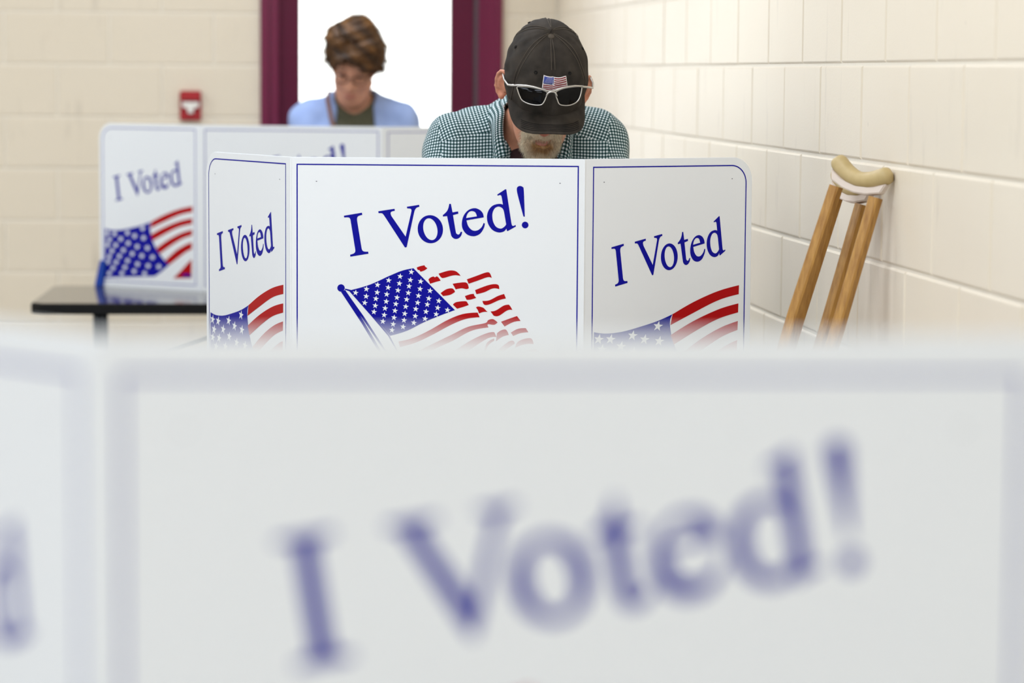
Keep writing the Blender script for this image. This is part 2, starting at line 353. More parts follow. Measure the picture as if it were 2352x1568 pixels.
S_STARS = [(92,957),(150,965),(258,960),(383,925),(108,1015),(202,1012),(318,990),(392,1010),(94,1062),(160,1065),(265,1052),(340,1085),(425,1100),(130,1115),(226,1112),(300,1147),(380,1168),(468,1183),
 (108,1165),(193,1165),(262,1207),(345,1240),(433,1258),(522,1268),(98,1212),(166,1217),(240,1265),(318,1303),(405,1325),(140,1268),(216,1318),(110,1315)]
S_REDS = [[(455,868,C),(560,818),(680,778),(790,760,C),(790,807,C),(690,824),(580,866),(446,928,C)],
 [(447,985,C),(560,922),(680,875),(790,855,C),(790,903,C),(690,925),(590,970),(466,1040,C)],
 [(497,1105,C),(600,1030),(700,978),(790,952,C),(790,1003,C),(710,1030),(620,1085),(526,1155,C)],
 [(572,1216,C),(660,1130),(740,1080),(790,1062,C),(790,1122,C),(740,1148),(680,1195),(606,1254,C)],
 [(640,1375,C),(700,1310),(760,1240),(790,1212,C),(790,1375,C)]]
S_MARK = [[(715,1360),(722,1335),(738,1332),(745,1345),(760,1330),(778,1345),(792,1350),(792,1364)]]
def star(cx, cy, r, tilt=0, sx=1):
    return [(cx+sx*(r if i % 2 == 0 else r*.40)*math.sin(tilt+PI*i/5), cy-(r if i % 2 == 0 else r*.40)*math.cos(tilt+PI*i/5)) for i in range(10)]
def fill(name, loops, m, off):
    """flat filled print: loops of (u, v) metres; even-odd holes; lies off metres in front of the panel (local -y)"""
    cu_ = D.curves.new(name, 'CURVE'); cu_.dimensions = '2D'; cu_.fill_mode = 'BOTH'
    for lp in loops:
        s = cu_.splines.new('POLY'); s.points.add(len(lp)-1); s.use_cyclic_u = True
        for q, (u, v) in zip(s.points, lp): q.co = (u, -v, 0, 1)
    o = D.objects.new(name, cu_); COL.objects.link(o); dg = bpy.context.evaluated_depsgraph_get(); dg.update()
    me = D.meshes.new_from_object(o.evaluated_get(dg)); D.objects.remove(o); D.curves.remove(cu_)
    bm = bmesh.new(); bm.from_mesh(me)
    for v in bm.verts: v.co = Vector((v.co.x, -off, v.co.y))
    bmesh.ops.recalc_face_normals(bm, faces=bm.faces)
    for f in bm.faces:
        if f.normal.y > 0: f.normal_flip()
    bm.to_mesh(me); bm.free(); me.name = name; me.materials.clear(); me.materials.append(m); return me
def mp(loops, fn): return [[fn(p) for p in lp] for lp in loops]
W_, S_, H_ = .63, .44, .57
def rrect(u0, v0, u1, v1, rl=0, rr=0, n=10):
    P = []
    if rl: P += [(u0+rl-rl*math.cos(PI/2*i/n), v0+rl-rl*math.sin(PI/2*i/n)) for i in range(n+1)]
    else: P.append((u0, v0))
    if rr: P += [(u1-rr+rr*math.sin(PI/2*i/n), v0+rr-rr*math.cos(PI/2*i/n)) for i in range(n+1)]
    else: P.append((u1, v0))
    return P+[(u1, v1), (u0, v1)]
def border(u0, v0, u1, v1, rl=0, rr=0, t=.0026):
    return [rrect(u0, v0, u1, v1, rl, rr), rrect(u0+t, v0+t, u1-t, v1-t, max(rl-t, 0) if rl else 0, max(rr-t, 0) if rr else 0)]
def dots(pts, r=.0011): return [ell(u, v, r*1.5, r, 0, 8) for u, v in pts]
T = .0004
PR = {}
PR['lettering_c'] = fill('lettering', mp(TEXT+L_x, to_c), M_blue, T)
PR['border_c'] = fill('border_line', border(.0120, .0145, W_-.0120, H_-.02), M_blue, T)
PR['flag_canton_c'] = fill('flag_canton', mp([CANTON], to_c), M_blue, T)
PR['flag_pole_c'] = fill('flag_pole', mp([POLE], to_c), M_blue, T); PR['pole_ball_c'] = fill('pole_ball', mp([ell(158, 952, 31, 31)], to_c), M_blue, T); PR['flag_hem_c'] = fill('flag_hem', mp([HEM], to_c), M_blue, T)
PR['flag_stars_c'] = fill('flag_stars', mp([star(x, y, 26, rad(8)) for x, y in STARS], to_c), M_whiteink, 2*T)
PR['flag_stripes_c'] = fill('flag_stripes', mp([crv(r) for r in REDS], to_c), M_red, T)
PR['dot1_c'] = fill('rivet_dot', dots([(.055, .052)]), M_dot, T); PR['dot2_c'] = fill('rivet_dot', dots([(W_-.052, .052)]), M_dot, T)
for side, du, dv in (('l', -.011, -.006), ('r', 0, 0)):
    sh = lambda p, g: (g(p)[0]+du, g(p)[1]+dv)
    ts = lambda p: sh(p, to_s); tf = lambda p: (to_f(p)[0]+du*.45, to_f(p)[1]+dv)
    PR['lettering_'+side] = fill('lettering', mp(TEXT, ts), M_blue, T)
    PR['flag_canton_'+side] = fill('flag_canton', mp([S_CANTON], tf), M_blue, T)
    PR['flag_stars_'+side] = fill('flag_stars', mp([star(x, y, 30, rad(12), .85) for x, y in S_STARS], tf), M_whiteink, 2*T)
    PR['flag_stripes_'+side] = fill('flag_stripes', mp([crv(r) for r in S_REDS], tf), M_red, T)
    PR['print_mark_'+side] = fill('print_mark', mp(S_MARK, tf), M_blue, 2*T)
    if side == 'l': PR['border_l'] = fill('border_line', border(.014, .0145, S_-.024, H_-.02, .040, 0), M_blue, T); PR['dot1_l'] = fill('rivet_dot', dots([(.05, .05)]), M_dot, T); PR['dot2_l'] = fill('rivet_dot', dots([(S_-.055, .05)]), M_dot, T)
    else: PR['border_r'] = fill('border_line', border(.0215, .0165, S_-.016, H_-.02, 0, .040), M_blue, T); PR['dot1_r'] = fill('rivet_dot', dots([(.05, .05)]), M_dot, T); PR['dot2_r'] = fill('rivet_dot', dots([(S_-.055, .047)]), M_dot, T)
def panel_mesh(name, w, rl, rr, th=.0045):
    P = rrect(0, 0, w, H_, rl, rr, 10); n = len(P)
    V = [(u, 0, -v) for u, v in P]+[(u, th, -v) for u, v in P]
    me = mesh_from(name, V, [tuple(range(n-1, -1, -1)), tuple(range(n, 2*n))]+[(i, (i+1) % n, n+(i+1) % n, n+i) for i in range(n)])
    bm = bmesh.new(); bm.from_mesh(me); bmesh.ops.recalc_face_normals(bm, faces=bm.faces)
    bmesh.ops.bevel(bm, geom=list(bm.edges), offset=.0011, segments=2, affect='EDGES', clamp_overlap=True); bm.to_mesh(me); bm.free()
    me.materials.append(M_plastic); return me
PAN = {'c': panel_mesh('centre_panel', W_, 0, 0), 'l': panel_mesh('side_panel', S_, .052, 0), 'r': panel_mesh('side_panel', S_, 0, .052)}
HINGE = MB().tube([(0, .0022, -H_+.001), (0, .0022, -.001)], .0030, 10).build('tmp', M_plastic); hinge_me = HINGE.data; D.objects.remove(HINGE)
def booth(label, cx, cy, yaw, al, ar, ztop, drop=0, clip=False):
    """three-panel tabletop privacy screen; wide panel faces the camera side, sides fold back"""
    b = tag(empty('voting_booth', (cx, cy, ztop-H_), yaw), label, 'voting booth', 'tabletop voting booths')
    fl, fr = Vector((-W_/2, 0, H_)), Vector((W_/2, 0, H_))
    dl = Vector((math.cos(al), math.sin(al), 0))
    spec = [('c', 'centre_panel', fl, 0), ('l', 'side_panel', fl-dl*S_, al), ('r', 'side_panel', fr, ar)]
    for k, nm, loc, rz in spec:
        p = link(nm, PAN[k], None, b, loc, (0, 0, rz))
        for key, me in PR.items():
            if key.endswith('_'+k):
                q = link(me.name.split('.')[0], me, None, p)
                if drop and not key.startswith('border'): q.location = (0, 0, -drop)
                if key.startswith('border') and drop: q.location = (0, 0, -drop); q.scale = (1, 1, 1-drop/H_)
    for x in (-W_/2, W_/2): link('fold', hinge_me, None, b, (x, 0, H_))
    if clip:
        mb = MB(); base = fl-dl*S_-Vector((0, 0, H_))
        mb.prism([(-.020, 0), (.016, 0), (.030, .092), (.004, .092)], base, dl, (0, 0, 1), (math.sin(al), -math.cos(al), 0), -.012, .010)
        mb.build('foot_clip', M_clip, b, bevel=.003)
    return b
booth('sharp white voting booth with flags in front of the man in a cap', .47666, 5.87009, -.135928, -1.007658, .55982, 1.310)
booth('farther white voting booth before the woman, with blue foot clip on black table', .26045, 9.34, rad(-16), -.354, rad(36), 1.310, clip=True)
booth('huge blurred white voting booth nearest in the foreground', .24, 1.808, rad(-2.6), rad(-48), rad(42), 1.3170, drop=.012)

# ------------------------------------------------------------------ folding tables
def table(label, loc, rz, length, depth, top, leg_in=.25, leg_y=.30):
    t = tag(empty('folding_table', loc, rz), label, 'table', 'folding tables')
    L2 = length/2; c = .035; th = .036
    def octo(i): return [(-L2+c+i, -i*0+i), (L2-c-i, i), (L2-i, c+i), (L2-i, depth-c-i), (L2-c-i, depth-i), (-L2+c+i, depth-i), (-L2+i, depth-c-i), (-L2+i, c+i)]
    MB().prism(octo(0), (0, 0, 0), (1, 0, 0), (0, 1, 0), (0, 0, 1), top-th, top-.002).build('edge_band', M_tableedge, t, bevel=.003)
    MB().prism(octo(.004), (0, 0, 0), (1, 0, 0), (0, 1, 0), (0, 0, 1), top-.0025, top).build('table_top', M_tabletop, t)
    for sx in (-1, 1):
        x = sx*(L2-leg_in)
        for y in (leg_y, depth-leg_y):
            MB().tube([(x, y, .012), (x, y, top-th+.004)], .0185, 12).build('leg', M_tableleg, t, True)
            MB().tube([(x, y, 0), (x, y, .02)], .022, 12).build('foot_cap', M_tableedge, t, True)
        MB().tube([(x, leg_y, .22), (x, depth-leg_y, .22)], .011, 8).build('crossbar', M_tableleg, t, True)
        MB().tube([(x, depth/2, .45), (x-sx*.66, depth/2, top-th-.004)], .008, 8).build('brace', M_tableleg, t, True)
    return t
table('black folding table carrying the farther booth before the woman', (.32, 8.93, 0), rad(-2.5), 1.83, .76, .74, .195)
table('black folding table under the booth of the man in a cap', (.385, 5.735, 0), 0, 1.83, .76, .74)
table('black folding table under the blurred foreground booth', (.27, 1.70, 0), rad(-2), 1.83, .76, 1.3165-H_)

# ------------------------------------------------------------------ crutches
M_wood = mat('varnished_wood', (176, 126, 54), .35)
nt = M_wood.node_tree; tcw = nt.nodes.new('ShaderNodeTexCoord'); mpw = nt.nodes.new('ShaderNodeMapping'); mpw.inputs['Scale'].default_value = (60, 60, 3.0)
nzw = nt.nodes.new('ShaderNodeTexNoise'); nzw.inputs['Scale'].default_value = 2.0; nzw.inputs['Detail'].default_value = 6
rmw = nt.nodes.new('ShaderNodeValToRGB'); rmw.color_ramp.elements[0].position = .3; rmw.color_ramp.elements[1].position = .7
rmw.color_ramp.elements[0].color = lin((146, 98, 34)); rmw.color_ramp.elements[1].color = lin((186, 138, 64))
nt.links.new(tcw.outputs['Object'], mpw.inputs[0]); nt.links.new(mpw.outputs[0], nzw.inputs['Vector']); nt.links.new(nzw.outputs['Fac'], rmw.inputs[0]); nt.links.new(rmw.outputs[0], nt.nodes['Principled BSDF'].inputs['Base Color'])
M_pad = mat('tan_rubber', (196, 172, 122), .5, noise=((180, 156, 104), 40, .25))
M_padw = mat('pale_foam', (216, 200, 186), .7)
M_rub = mat('rubber_tip', (60, 52, 46), .7)
def crutch(label, top, base, across, spread=.052):
    """top: centre of the arm pad; base: tip on the floor; across: unit pad direction"""
    top, base, e = Vector(top), Vector(base), Vector(across).normalized()
    ax = (base-top); LN = ax.length; ax.normalize(); e = (e-ax*e.dot(ax)).normalized(); n = ax.cross(e)
    r = tag(empty('crutch', base), label, 'crutch', 'pair of wooden crutches'); o = -base
    def P(s, t, w=0): return top+ax*s+e*t+n*w+o
    for sg in (1, -1):
        pts = [P(.030, sg*spread), P(.30, sg*(spread+.006)), P(.62, sg*(spread+.002)), P(.86, sg*.030), P(1.0, sg*.0145), P(1.10, sg*.0135)]
        MB().bar(pts, .0125, .0105, e).build('side_rail', M_wood, r)
    MB().bar([P(.92, 0), P(LN-.03, 0)], .0125, .0105, e).build('lower_post', M_wood, r)
    MB().tube([P(.50, -spread-.004), P(.50, spread+.004)], .0155, 12).build('hand_grip', M_pad, r, True)
    MB().tube([P(LN-.055, 0), P(LN-.02, 0), P(LN-.002, 0)], [.017, .018, .023], 14).build('rubber_tip', M_rub, r, True)
    # saddle shaped pad with rounded ends
    nU = 26; V = []
    pts = []; rs = []
    for i in range(nU):
        t = -1+2*i/(nU-1); end = math.sqrt(max(0, 1-max(0, (abs(t)-.80)/.20)**2))
        sdl = .030*(t*t)**.9
        pts.append(P(.004-sdl, t*.074)); rs.append(.0165*(.14+.86*end)*(1+.16*abs(t)))
    MB().tube(pts, rs, 14, upref=n).build('arm_pad', M_pad, r, True)
    poly = [(-.072, -.002), (-.040, .012), (0, .017), (.040, .012), (.072, -.002), (.064, .020), (.03, .030), (0, .033), (-.03, .030), (-.064, .020)]
    MB().prism(poly, P(0, 0), e, ax, n, -.0085, .0085).build('pad_support', M_padw, r, bevel=.002)
    return r
E_ = Vector((-.62, .76, .10))
crutch('wooden crutch with tan arm pad, nearer of the pair leaning on block wall', (1.302, 5.455, 1.286), (.925, 5.47, 0), E_)
crutch('wooden crutch leaning on block wall, half hidden behind the nearer one', (1.316, 5.575, 1.262), (.955, 5.59, 0), Vector((-.36, .92, .10)), .046)

# ------------------------------------------------------------------ implicit-surface bodies
def rc(p, a, b, ra, rb):
    a = np.array(a, np.float32); b = np.array(b, np.float32); d = b-a; L2 = float(d@d)+1e-12
    t = np.clip(((p-a)@d)/L2, 0, 1); q = p-(a+t[:, None]*d); return np.sqrt((q*q).sum(1))-(ra+(rb-ra)*t)
def el(p, c, r, R=None):
    q = p-np.array(c, np.float32)
    if R is not None: q = q@R
    r = np.array(r, np.float32); k0 = np.sqrt(((q/r)**2).sum(1)); k1 = np.sqrt(((q/(r*r))**2).sum(1))+1e-9
    return k0*(k0-1)/k1
def smin(a, b, k):
    h = np.clip(.5+.5*(b-a)/k, 0, 1); return b*(1-h)+a*h-k*h*(1-h)
def smax(a, b, k): return -smin(-a, -b, k)
def iso(fn, lo, hi, h, B=10):
    lo = np.array(lo, np.float32); hi = np.array(hi, np.float32); nb = np.ceil((hi-lo)/(h*B)).astype(int)
    n = nb*B; bi = np.stack(np.meshgrid(*[np.arange(k) for k in nb], indexing='ij'), -1).reshape(-1, 3)
    cc = lo+(bi+.5)*B*h; d = fn(cc.astype(np.float32)); act = np.abs(d) < h*B*1.25+.004
    vol = np.ones(tuple(n), np.float32); g = np.stack(np.meshgrid(*[np.arange(B)]*3, indexing='ij'), -1).reshape(-1, 3)
    for k in np.where(~act)[0]:
        if d[k] < 0: i, j, l = bi[k]*B; vol[i:i+B, j:j+B, l:l+B] = -1
    ia = np.where(act)[0]
    for s in range(0, len(ia), 200):
        ks = ia[s:s+200]; idx = (bi[ks][:, None, :]*B+g[None]).reshape(-1, 3)
        vol[idx[:, 0], idx[:, 1], idx[:, 2]] = fn((lo+idx*h).astype(np.float32))
    S = vol < 0
    cnt = sum(S[a:n[0]-1+a, b:n[1]-1+b, c:n[2]-1+c].astype(np.int8) for a in (0, 1) for b in (0, 1) for c in (0, 1))
    cells = np.argwhere((cnt > 0) & (cnt < 8)); ids = -np.ones(cnt.shape, np.int32); ids[tuple(cells.T)] = np.arange(len(cells))
    offs = [(a, b, c) for a in (0, 1) for b in (0, 1) for c in (0, 1)]
    val = {o: vol[cells[:, 0]+o[0], cells[:, 1]+o[1], cells[:, 2]+o[2]] for o in offs}
    acc = np.zeros((len(cells), 3)); num = np.zeros(len(cells))
    for o in offs:
        for ax in range(3):
            if o[ax]: continue
            o2 = list(o); o2[ax] = 1; o2 = tuple(o2); a, b = val[o], val[o2]; m = (a < 0) != (b < 0)
            t = np.where(m, a/np.where(m, a-b, 1), 0); pt = np.tile(np.array(o, float), (len(cells), 1)); pt[:, ax] += t
            acc[m] += pt[m]; num[m] += 1
    V = lo+(cells+acc/num[:, None])*h; Q = []
    for ax in range(3):
        sl0 = [slice(None)]*3; sl1 = [slice(None)]*3; sl0[ax] = slice(0, -1); sl1[ax] = slice(1, None)
        A = S[tuple(sl0)]; Bq = S[tuple(sl1)]; e = np.argwhere(A != Bq); u, w = (ax+1) % 3, (ax+2) % 3
        ok = (e[:, u] > 0) & (e[:, w] > 0) & (e[:, u] < n[u]-1) & (e[:, w] < n[w]-1); e = e[ok]; flip = A[tuple(e.T)]
        def cid(du, dw): q = e.copy(); q[:, u] += du; q[:, w] += dw; return ids[tuple(q.T)]
        q = np.stack([cid(-1, -1), cid(0, -1), cid(0, 0), cid(-1, 0)], 1); q[~flip] = q[~flip][:, ::-1]; Q.append(q)
    return V, np.concatenate(Q)
def np_mesh(name, V, Q, smooth=True):
    me = D.meshes.new(name); me.vertices.add(len(V)); me.vertices.foreach_set('co', V.astype(np.float32).ravel())
    me.loops.add(Q.size); me.loops.foreach_set('vertex_index', Q.astype(np.int32).ravel()); me.polygons.add(len(Q))
    me.polygons.foreach_set('loop_start', np.arange(0, Q.size, 4, dtype=np.int32)); me.polygons.foreach_set('loop_total', np.full(len(Q), 4, np.int32))
    me.update(calc_edges=True); me.validate()
    if smooth: me.polygons.foreach_set('use_smooth', [True]*len(me.polygons))
    return me
def relax(V, Q, it=2, lam=.5):
    E2 = np.concatenate([Q[:, [0, 1]], Q[:, [1, 2]], Q[:, [2, 3]], Q[:, [3, 0]]]); n = len(V)
    for _ in range(it):
        s = np.zeros_like(V); c = np.zeros(n)
        np.add.at(s, E2[:, 0], V[E2[:, 1]]); np.add.at(s, E2[:, 1], V[E2[:, 0]]); np.add.at(c, E2[:, 0], 1); np.add.at(c, E2[:, 1], 1)
        V = V+lam*(s/np.maximum(c, 1)[:, None]-V)
    return V
def rotm(pitch, yaw, roll):
    """head frame -> body frame; pitch nods the face (-y) down, yaw turns it to +x, roll tips the crown to +x"""
    return np.array(Matrix.Rotation(yaw, 3, 'Z') @ Matrix.Rotation(pitch, 3, 'X') @ Matrix.Rotation(roll, 3, 'Y'))
def paint(me, fn):
    V = np.empty(len(me.vertices)*3, np.float32); me.vertices.foreach_get('co', V); V = V.reshape(-1, 3)
    c = np.ones((len(V), 4), np.float32); c[:, :3] = fn(V); at_ = me.color_attributes.new('tint', 'FLOAT_COLOR', 'POINT'); at_.data.foreach_set('color', c.ravel())
def tint_mat(name, rough, sss=0, bump=None, spec=.5):
    m = mat(name, (200, 150, 120), rough, bump=bump, spec=spec); nt = m.node_tree; a = nt.nodes.new('ShaderNodeAttribute'); a.attribute_name = 'tint'
    b = nt.nodes['Principled BSDF']; nt.links.new(a.outputs['Color'], b.inputs['Base Color'])
    if sss: b.inputs['Subsurface Weight'].default_value = sss; b.inputs['Subsurface Radius'].default_value = (.006, .0022, .0012); b.inputs['Subsurface Scale'].default_value = 1.0
    return m
L3 = lambda c: np.array(lin(c)[:3], np.float32)

def head_sdf(q, female=False, s=1.0):
    """q in head frame (origin between the ears, face towards -y)"""
    q = q/s
    d = el(q, (0, .012, .045), (.074, .096, .095))
    d = smin(d, el(q, (0, -.030, -.045), (.060 if not female else .056, .070, .088)), .03)
    d = smin(d, rc(q, (0, -.055, -.098), (0, -.068, -.105), .036, .026), .03)
    for sx in (-1, 1):
        d = smin(d, rc(q, (sx*.050, .005, -.07), (sx*.028, -.058, -.105), .022, .018), .03)
        d = smin(d, el(q, (sx*.042, -.062, -.028), (.022, .026, .018)), .02)
        d = smax(d, -el(q, (sx*.031, -.104, .006), (.017, .018, .011)), .012)
        d = smin(d, el(q, (sx*.031, -.080, .006), (.0135, .0135, .0125)), .005)
    d = smin(d, rc(q, (-.040, -.084, .028), (.040, -.084, .028), .011, .011), .014)
    d = smin(d, rc(q, (0, -.094, .012), (0, -.112, -.032), .009, .0135), .010)
    for sx in (-1, 1): d = smin(d, el(q, (sx*.0135, -.101, -.037), (.0095, .012, .009)), .006)
    for sx in (-1, 1): d = smax(d, -el(q, (sx*.007, -.109, -.0475), (.0042, .006, .004)), .003)
    d = smin(d, el(q, (0, -.098, -.0685), (.023, .010, .0062)), .006)
    d = smin(d, el(q, (0, -.096, -.0800), (.019, .010, .0070)), .006)
    d = smax(d, -el(q, (0, -.109, -.0742), (.022, .008, .0013)), .003)
    for sx in (-1, 1):
        R = np.array(Matrix.Rotation(-sx*(.85 if not female else .3), 3, 'Z') @ Matrix.Rotation(.10, 3, 'X')); ex = .0935 if not female else .080
        e = el(q, (sx*ex, .016, -.004), (.0075, .0215, .0395), R)
        e = smax(e, -el(q, (sx*(ex+.0042), .0110, .002), (.0074, .0138, .027), R), .003)
        e = smin(e, rc(q, (sx*(ex-.008), .006, -.010), (sx*(ex-.012), .002, -.040), .0075, .0075), .006)
        if not female:
            e = el(q, (sx*ex, .016, -.004), (.0042, .0205, .0385), R); c0 = np.array((sx*ex, .016, -.002)); e1 = np.array((sx*.751, .66, 0)); nn_ = np.array((sx*.66, -.75, 0)); zz = np.array((0, 0, 1.))
            arc = lambda t, ra, rb, o: tuple(c0+e1*ra*math.cos(t)+zz*rb*math.sin(t)+nn_*o)
            for k_ in range(8):
                t0, t1 = rad(-85+k_*30), rad(-85+(k_+1)*30); e = smin(e, rc(q, arc(t0, .0185, .0360, .0045), arc(t1, .0185, .0360, .0045), .0040, .0040), .003)
            for k_ in range(3):
                t0, t1 = rad(-50+k_*35), rad(-50+(k_+1)*35); e = smin(e, rc(q, arc(t0, .0085, .019, .0040), arc(t1, .0085, .019, .0040), .0034, .0034), .003)
            e = smin(e, rc(q, tuple(c0-e1*.012+nn_*.006), tuple(c0-e1*.014-zz*.012+nn_*.004), .0050, .0050), .004); e = smin(e, el(q, arc(rad(-95), .006, .036, .002), (.007, .009, .009)), .005)
        d = smin(d, e, .005)
    return d*s
def hand_sdf(p, wrist, fwd, side, palm_down=Vector((0, 0, -1)), thumb=1):
    """palm plus five bent fingers"""
    f = Vector(fwd).normalized(); s = Vector(side).normalized(); n = f.cross(s).normalized()
    if n.z > 0: n = -n
    w = Vector(wrist); P = lambda a, b, c=0: tuple(w+f*a+s*b+n*c)
    d = rc(p, P(.02, -.022), P(.085, -.028), .016, .013)
    d = smin(d, rc(p, P(.02, .0), P(.09, 0), .018, .014), .012); d = smin(d, rc(p, P(.02, .02), P(.085, .026), .016, .013), .012)
    for b, L in ((-.031, .062), (-.011, .074), (.011, .079), (.031, .072)):
        d = smin(d, rc(p, P(.088, b), P(.088+L*.5, b*1.05, .008), .0092, .0085), .006); d = smin(d, rc(p, P(.088+L*.5, b*1.05, .008), P(.088+L*.85, b*1.02, .028), .0085, .0072), .003)
    b = .03*thumb
    d = smin(d, rc(p, P(.025, b), P(.062, b*1.9, .012), .0125, .0105), .01); d = smin(d, rc(p, P(.062, b*1.9, .012), P(.092, b*1.85, .026), .0102, .0085), .004)
    return d

def skin_fn(female):
    base = L3((214, 152, 122)) if not female else L3((206, 150, 124)); return base

# ---------------- man in the cap
man = tag(empty('person', (0.75511, 6.28167, 0), -.1225), 'man in dark cap and green gingham shirt bent over the voting booth', 'person')
HC = np.array((0, 0, 1.4557), np.float32); HR = rotm(rad(38), rad(3), rad(4.5)).astype(np.float32)
to_head = lambda p: (p-HC)@HR
SL, SR = (-.205, .185, 1.322), (.120, .20, 1.330)
EL_, ER_ = (-.275, .03, 1.06), (.215, .05, 1.06)
WL, WR = (-.15, -.115, .805), (.085, -.10, .800)
def man_torso(p):
    d = rc(p, (-.135, .235, 1.275), (.055, .240, 1.28), .112, .112)
    d = smin(d, rc(p, (-.115, .36, 1.10), (.035, .36, 1.10), .118, .118), .08)
    d = smin(d, rc(p, (-.105, .50, .95), (.025, .50, .95), .120, .120), .08)
    d = smin(d, rc(p, (-.040, .20, 1.335), (-.04, .165, 1.385), .085, .058), .05)
    d = smin(d, rc(p, (-.045, .245, 1.36), SL, .062, .060), .05); d = smin(d, rc(p, (-.035, .245, 1.36), SR, .062, .060), .05)
    return d
def man_arms(p, g=0):
    d = rc(p, SL, EL_, .060+g, .046+g); d = smin(d, rc(p, EL_, WL, .045+g, .030+g), .02)
    e = rc(p, SR, ER_, .060+g, .046+g); e = smin(e, rc(p, ER_, WR, .045+g, .030+g), .02)
    return np.minimum(d, e)
def man_legs(p, g=0):
    d = None
    for sx in (-1, 1):
        x = -.04+sx*.085
        a = rc(p, (x, .50, .90), (x+sx*.02, .47, .50), .088+g, .062+g); a = smin(a, rc(p, (x+sx*.02, .47, .50), (x+sx*.02, .53, .10), .060+g, .042+g), .03)
        a = smin(a, rc(p, (x+sx*.02, .53, .06), (x+sx*.035, .37, .04), .042, .034), .03)
        d = a if d is None else np.minimum(d, a)
    return d
def man_body(p):
    d = smin(man_torso(p)+.012, man_arms(p, -.012), .03); d = smin(d, man_legs(p, -.012), .04)
    d = smin(d, rc(p, (-.038, .175, 1.36), (-.004, .030, 1.425), .062, .058), .02)
    q = to_head(p); d = smin(d, rc(q, (0, .035, -.05), (0, .02, .0), .058, .06)*1., .02); d = smin(d, head_sdf(q), .012)
    d = smin(d, hand_sdf(p, WL, (.35, -.9, -.12), (.93, .35, 0), thumb=1), .012); d = smin(d, hand_sdf(p, WR, (-.35, -.9, -.12), (.93, -.35, 0), thumb=-1), .012)
    return d
V, Q = iso(man_body, (-.42, -.32, -.02), (.36, .72, 1.64), .0035); V = relax(V, Q, 1, .35)
body = np_mesh('body', V, Q)
def man_skin(V):
    q = to_head(V); c = np.tile(L3((205, 142, 112)), (len(V), 1))
    def blend(c, col, w): return c*(1-w[:, None])+L3(col)*w[:, None]
    c = blend(c, (196, 108, 92), np.clip(1-np.sqrt(((q-np.array((0, -.118, -.036)))/.024)**2).sum(1)*.55, 0, 1)*.8)
    c = blend(c, (190, 122, 106), np.clip(1.3-(((q-np.array((0, -.104, -.0745)))/np.array((.024, .02, .011)))**2).sum(1), 0, 1)*.9)
    c = blend(c, (226, 150, 118), np.clip(1-np.abs(np.abs(q[:, 0])-.097)/.016, 0, 1)*(np.abs(q[:, 2]) < .05)*.7)
    n = .5+.5*np.sin(V[:, 0]*310+np.sin(V[:, 2]*270)*1.7)*np.sin(V[:, 2]*330+V[:, 1]*210)
    return np.clip(c*(.94+.10*n[:, None]), 0, 1)
paint(body, man_skin)
M_skin = tint_mat('skin', .48, .12, bump=(500, .12, .001))
link('body', body, M_skin, man)

# shirt: gingham cloth with per-piece weave direction
M_shirt = D.materials.new('green_gingham'); M_shirt.use_nodes = True; nt = M_shirt.node_tree; b_ = nt.nodes['Principled BSDF']; b_.inputs['Roughness'].default_value = .85; b_.inputs['Specular IOR Level'].default_value = .2
uvn = nt.nodes.new('ShaderNodeUVMap'); uvn.uv_map = 'weave'; sep = nt.nodes.new('ShaderNodeSeparateXYZ'); nt.links.new(uvn.outputs[0], sep.inputs[0])
stp = []
for k in (0, 1):
    a = nt.nodes.new('ShaderNodeMath'); a.operation = 'FRACT'; nt.links.new(sep.outputs[k], a.inputs[0])
    mr = nt.nodes.new('ShaderNodeMapRange'); mr.interpolation_type = 'SMOOTHSTEP'; c2 = nt.nodes.new('ShaderNodeMath'); c2.operation = 'PINGPONG'; c2.inputs[1].default_value = .5
    nt.links.new(sep.outputs[k], c2.inputs[0]); nt.links.new(c2.outputs[0], mr.inputs[0]); mr.inputs[1].default_value = .20; mr.inputs[2].default_value = .28; stp.append(mr)
ad = nt.nodes.new('ShaderNodeMath'); ad.operation = 'ADD'; nt.links.new(stp[0].outputs[0], ad.inputs[0]); nt.links.new(stp[1].outputs[0], ad.inputs[1])
hf = nt.nodes.new('ShaderNodeMath'); hf.operation = 'MULTIPLY'; hf.inputs[1].default_value = .5; nt.links.new(ad.outputs[0], hf.inputs[0])
rp = nt.nodes.new('ShaderNodeValToRGB'); rp.color_ramp.elements[0].color = lin((234, 240, 242)); rp.color_ramp.elements[1].color = lin((14, 38, 40)); e_ = rp.color_ramp.elements.new(.5); e_.color = lin((84, 116, 116))
nt.links.new(hf.outputs[0], rp.inputs[0]); nt.links.new(rp.outputs[0], b_.inputs['Base Color'])
def wr(p, s=1): return (np.sin(p[:, 0]*46+p[:, 2]*58+1.7*np.sin(p[:, 1]*31))*.0020+np.sin(p[:, 0]*83-p[:, 2]*49+p[:, 1]*60)*.0012)*s
def man_shirt(p):
    d = smin(man_torso(p)-.010, man_arms(p, .010), .035)+wr(p)
    # sleeve head drape and back yoke fullness
    d = smax(d, .90-p[:, 2]+0*p[:, 0], .01)
    cuff = np.minimum(rc(p, WL, tuple(np.array(WL)+np.array((.06, -.25, -.03))), .06, .09), rc(p, WR, tuple(np.array(WR)+np.array((-.06, -.25, -.03))), .06, .09))
    d = smax(d, -cuff, .004)
    neck = rc(p, (-.040, .185, 1.365), (.010, -.03, 1.41), .071, .085)
    vee = rc(p, (-.022, .10, 1.37), (-.025, .10, 1.20), .064, .055)
    return smax(smax(d, -neck, .008), -vee, .006)
V, Q = iso(man_shirt, (-.45, -.30, .86), (.40, .72, 1.50), .005); V = relax(V, Q, 1, .3)
shirt = np_mesh('shirt', V, Q)
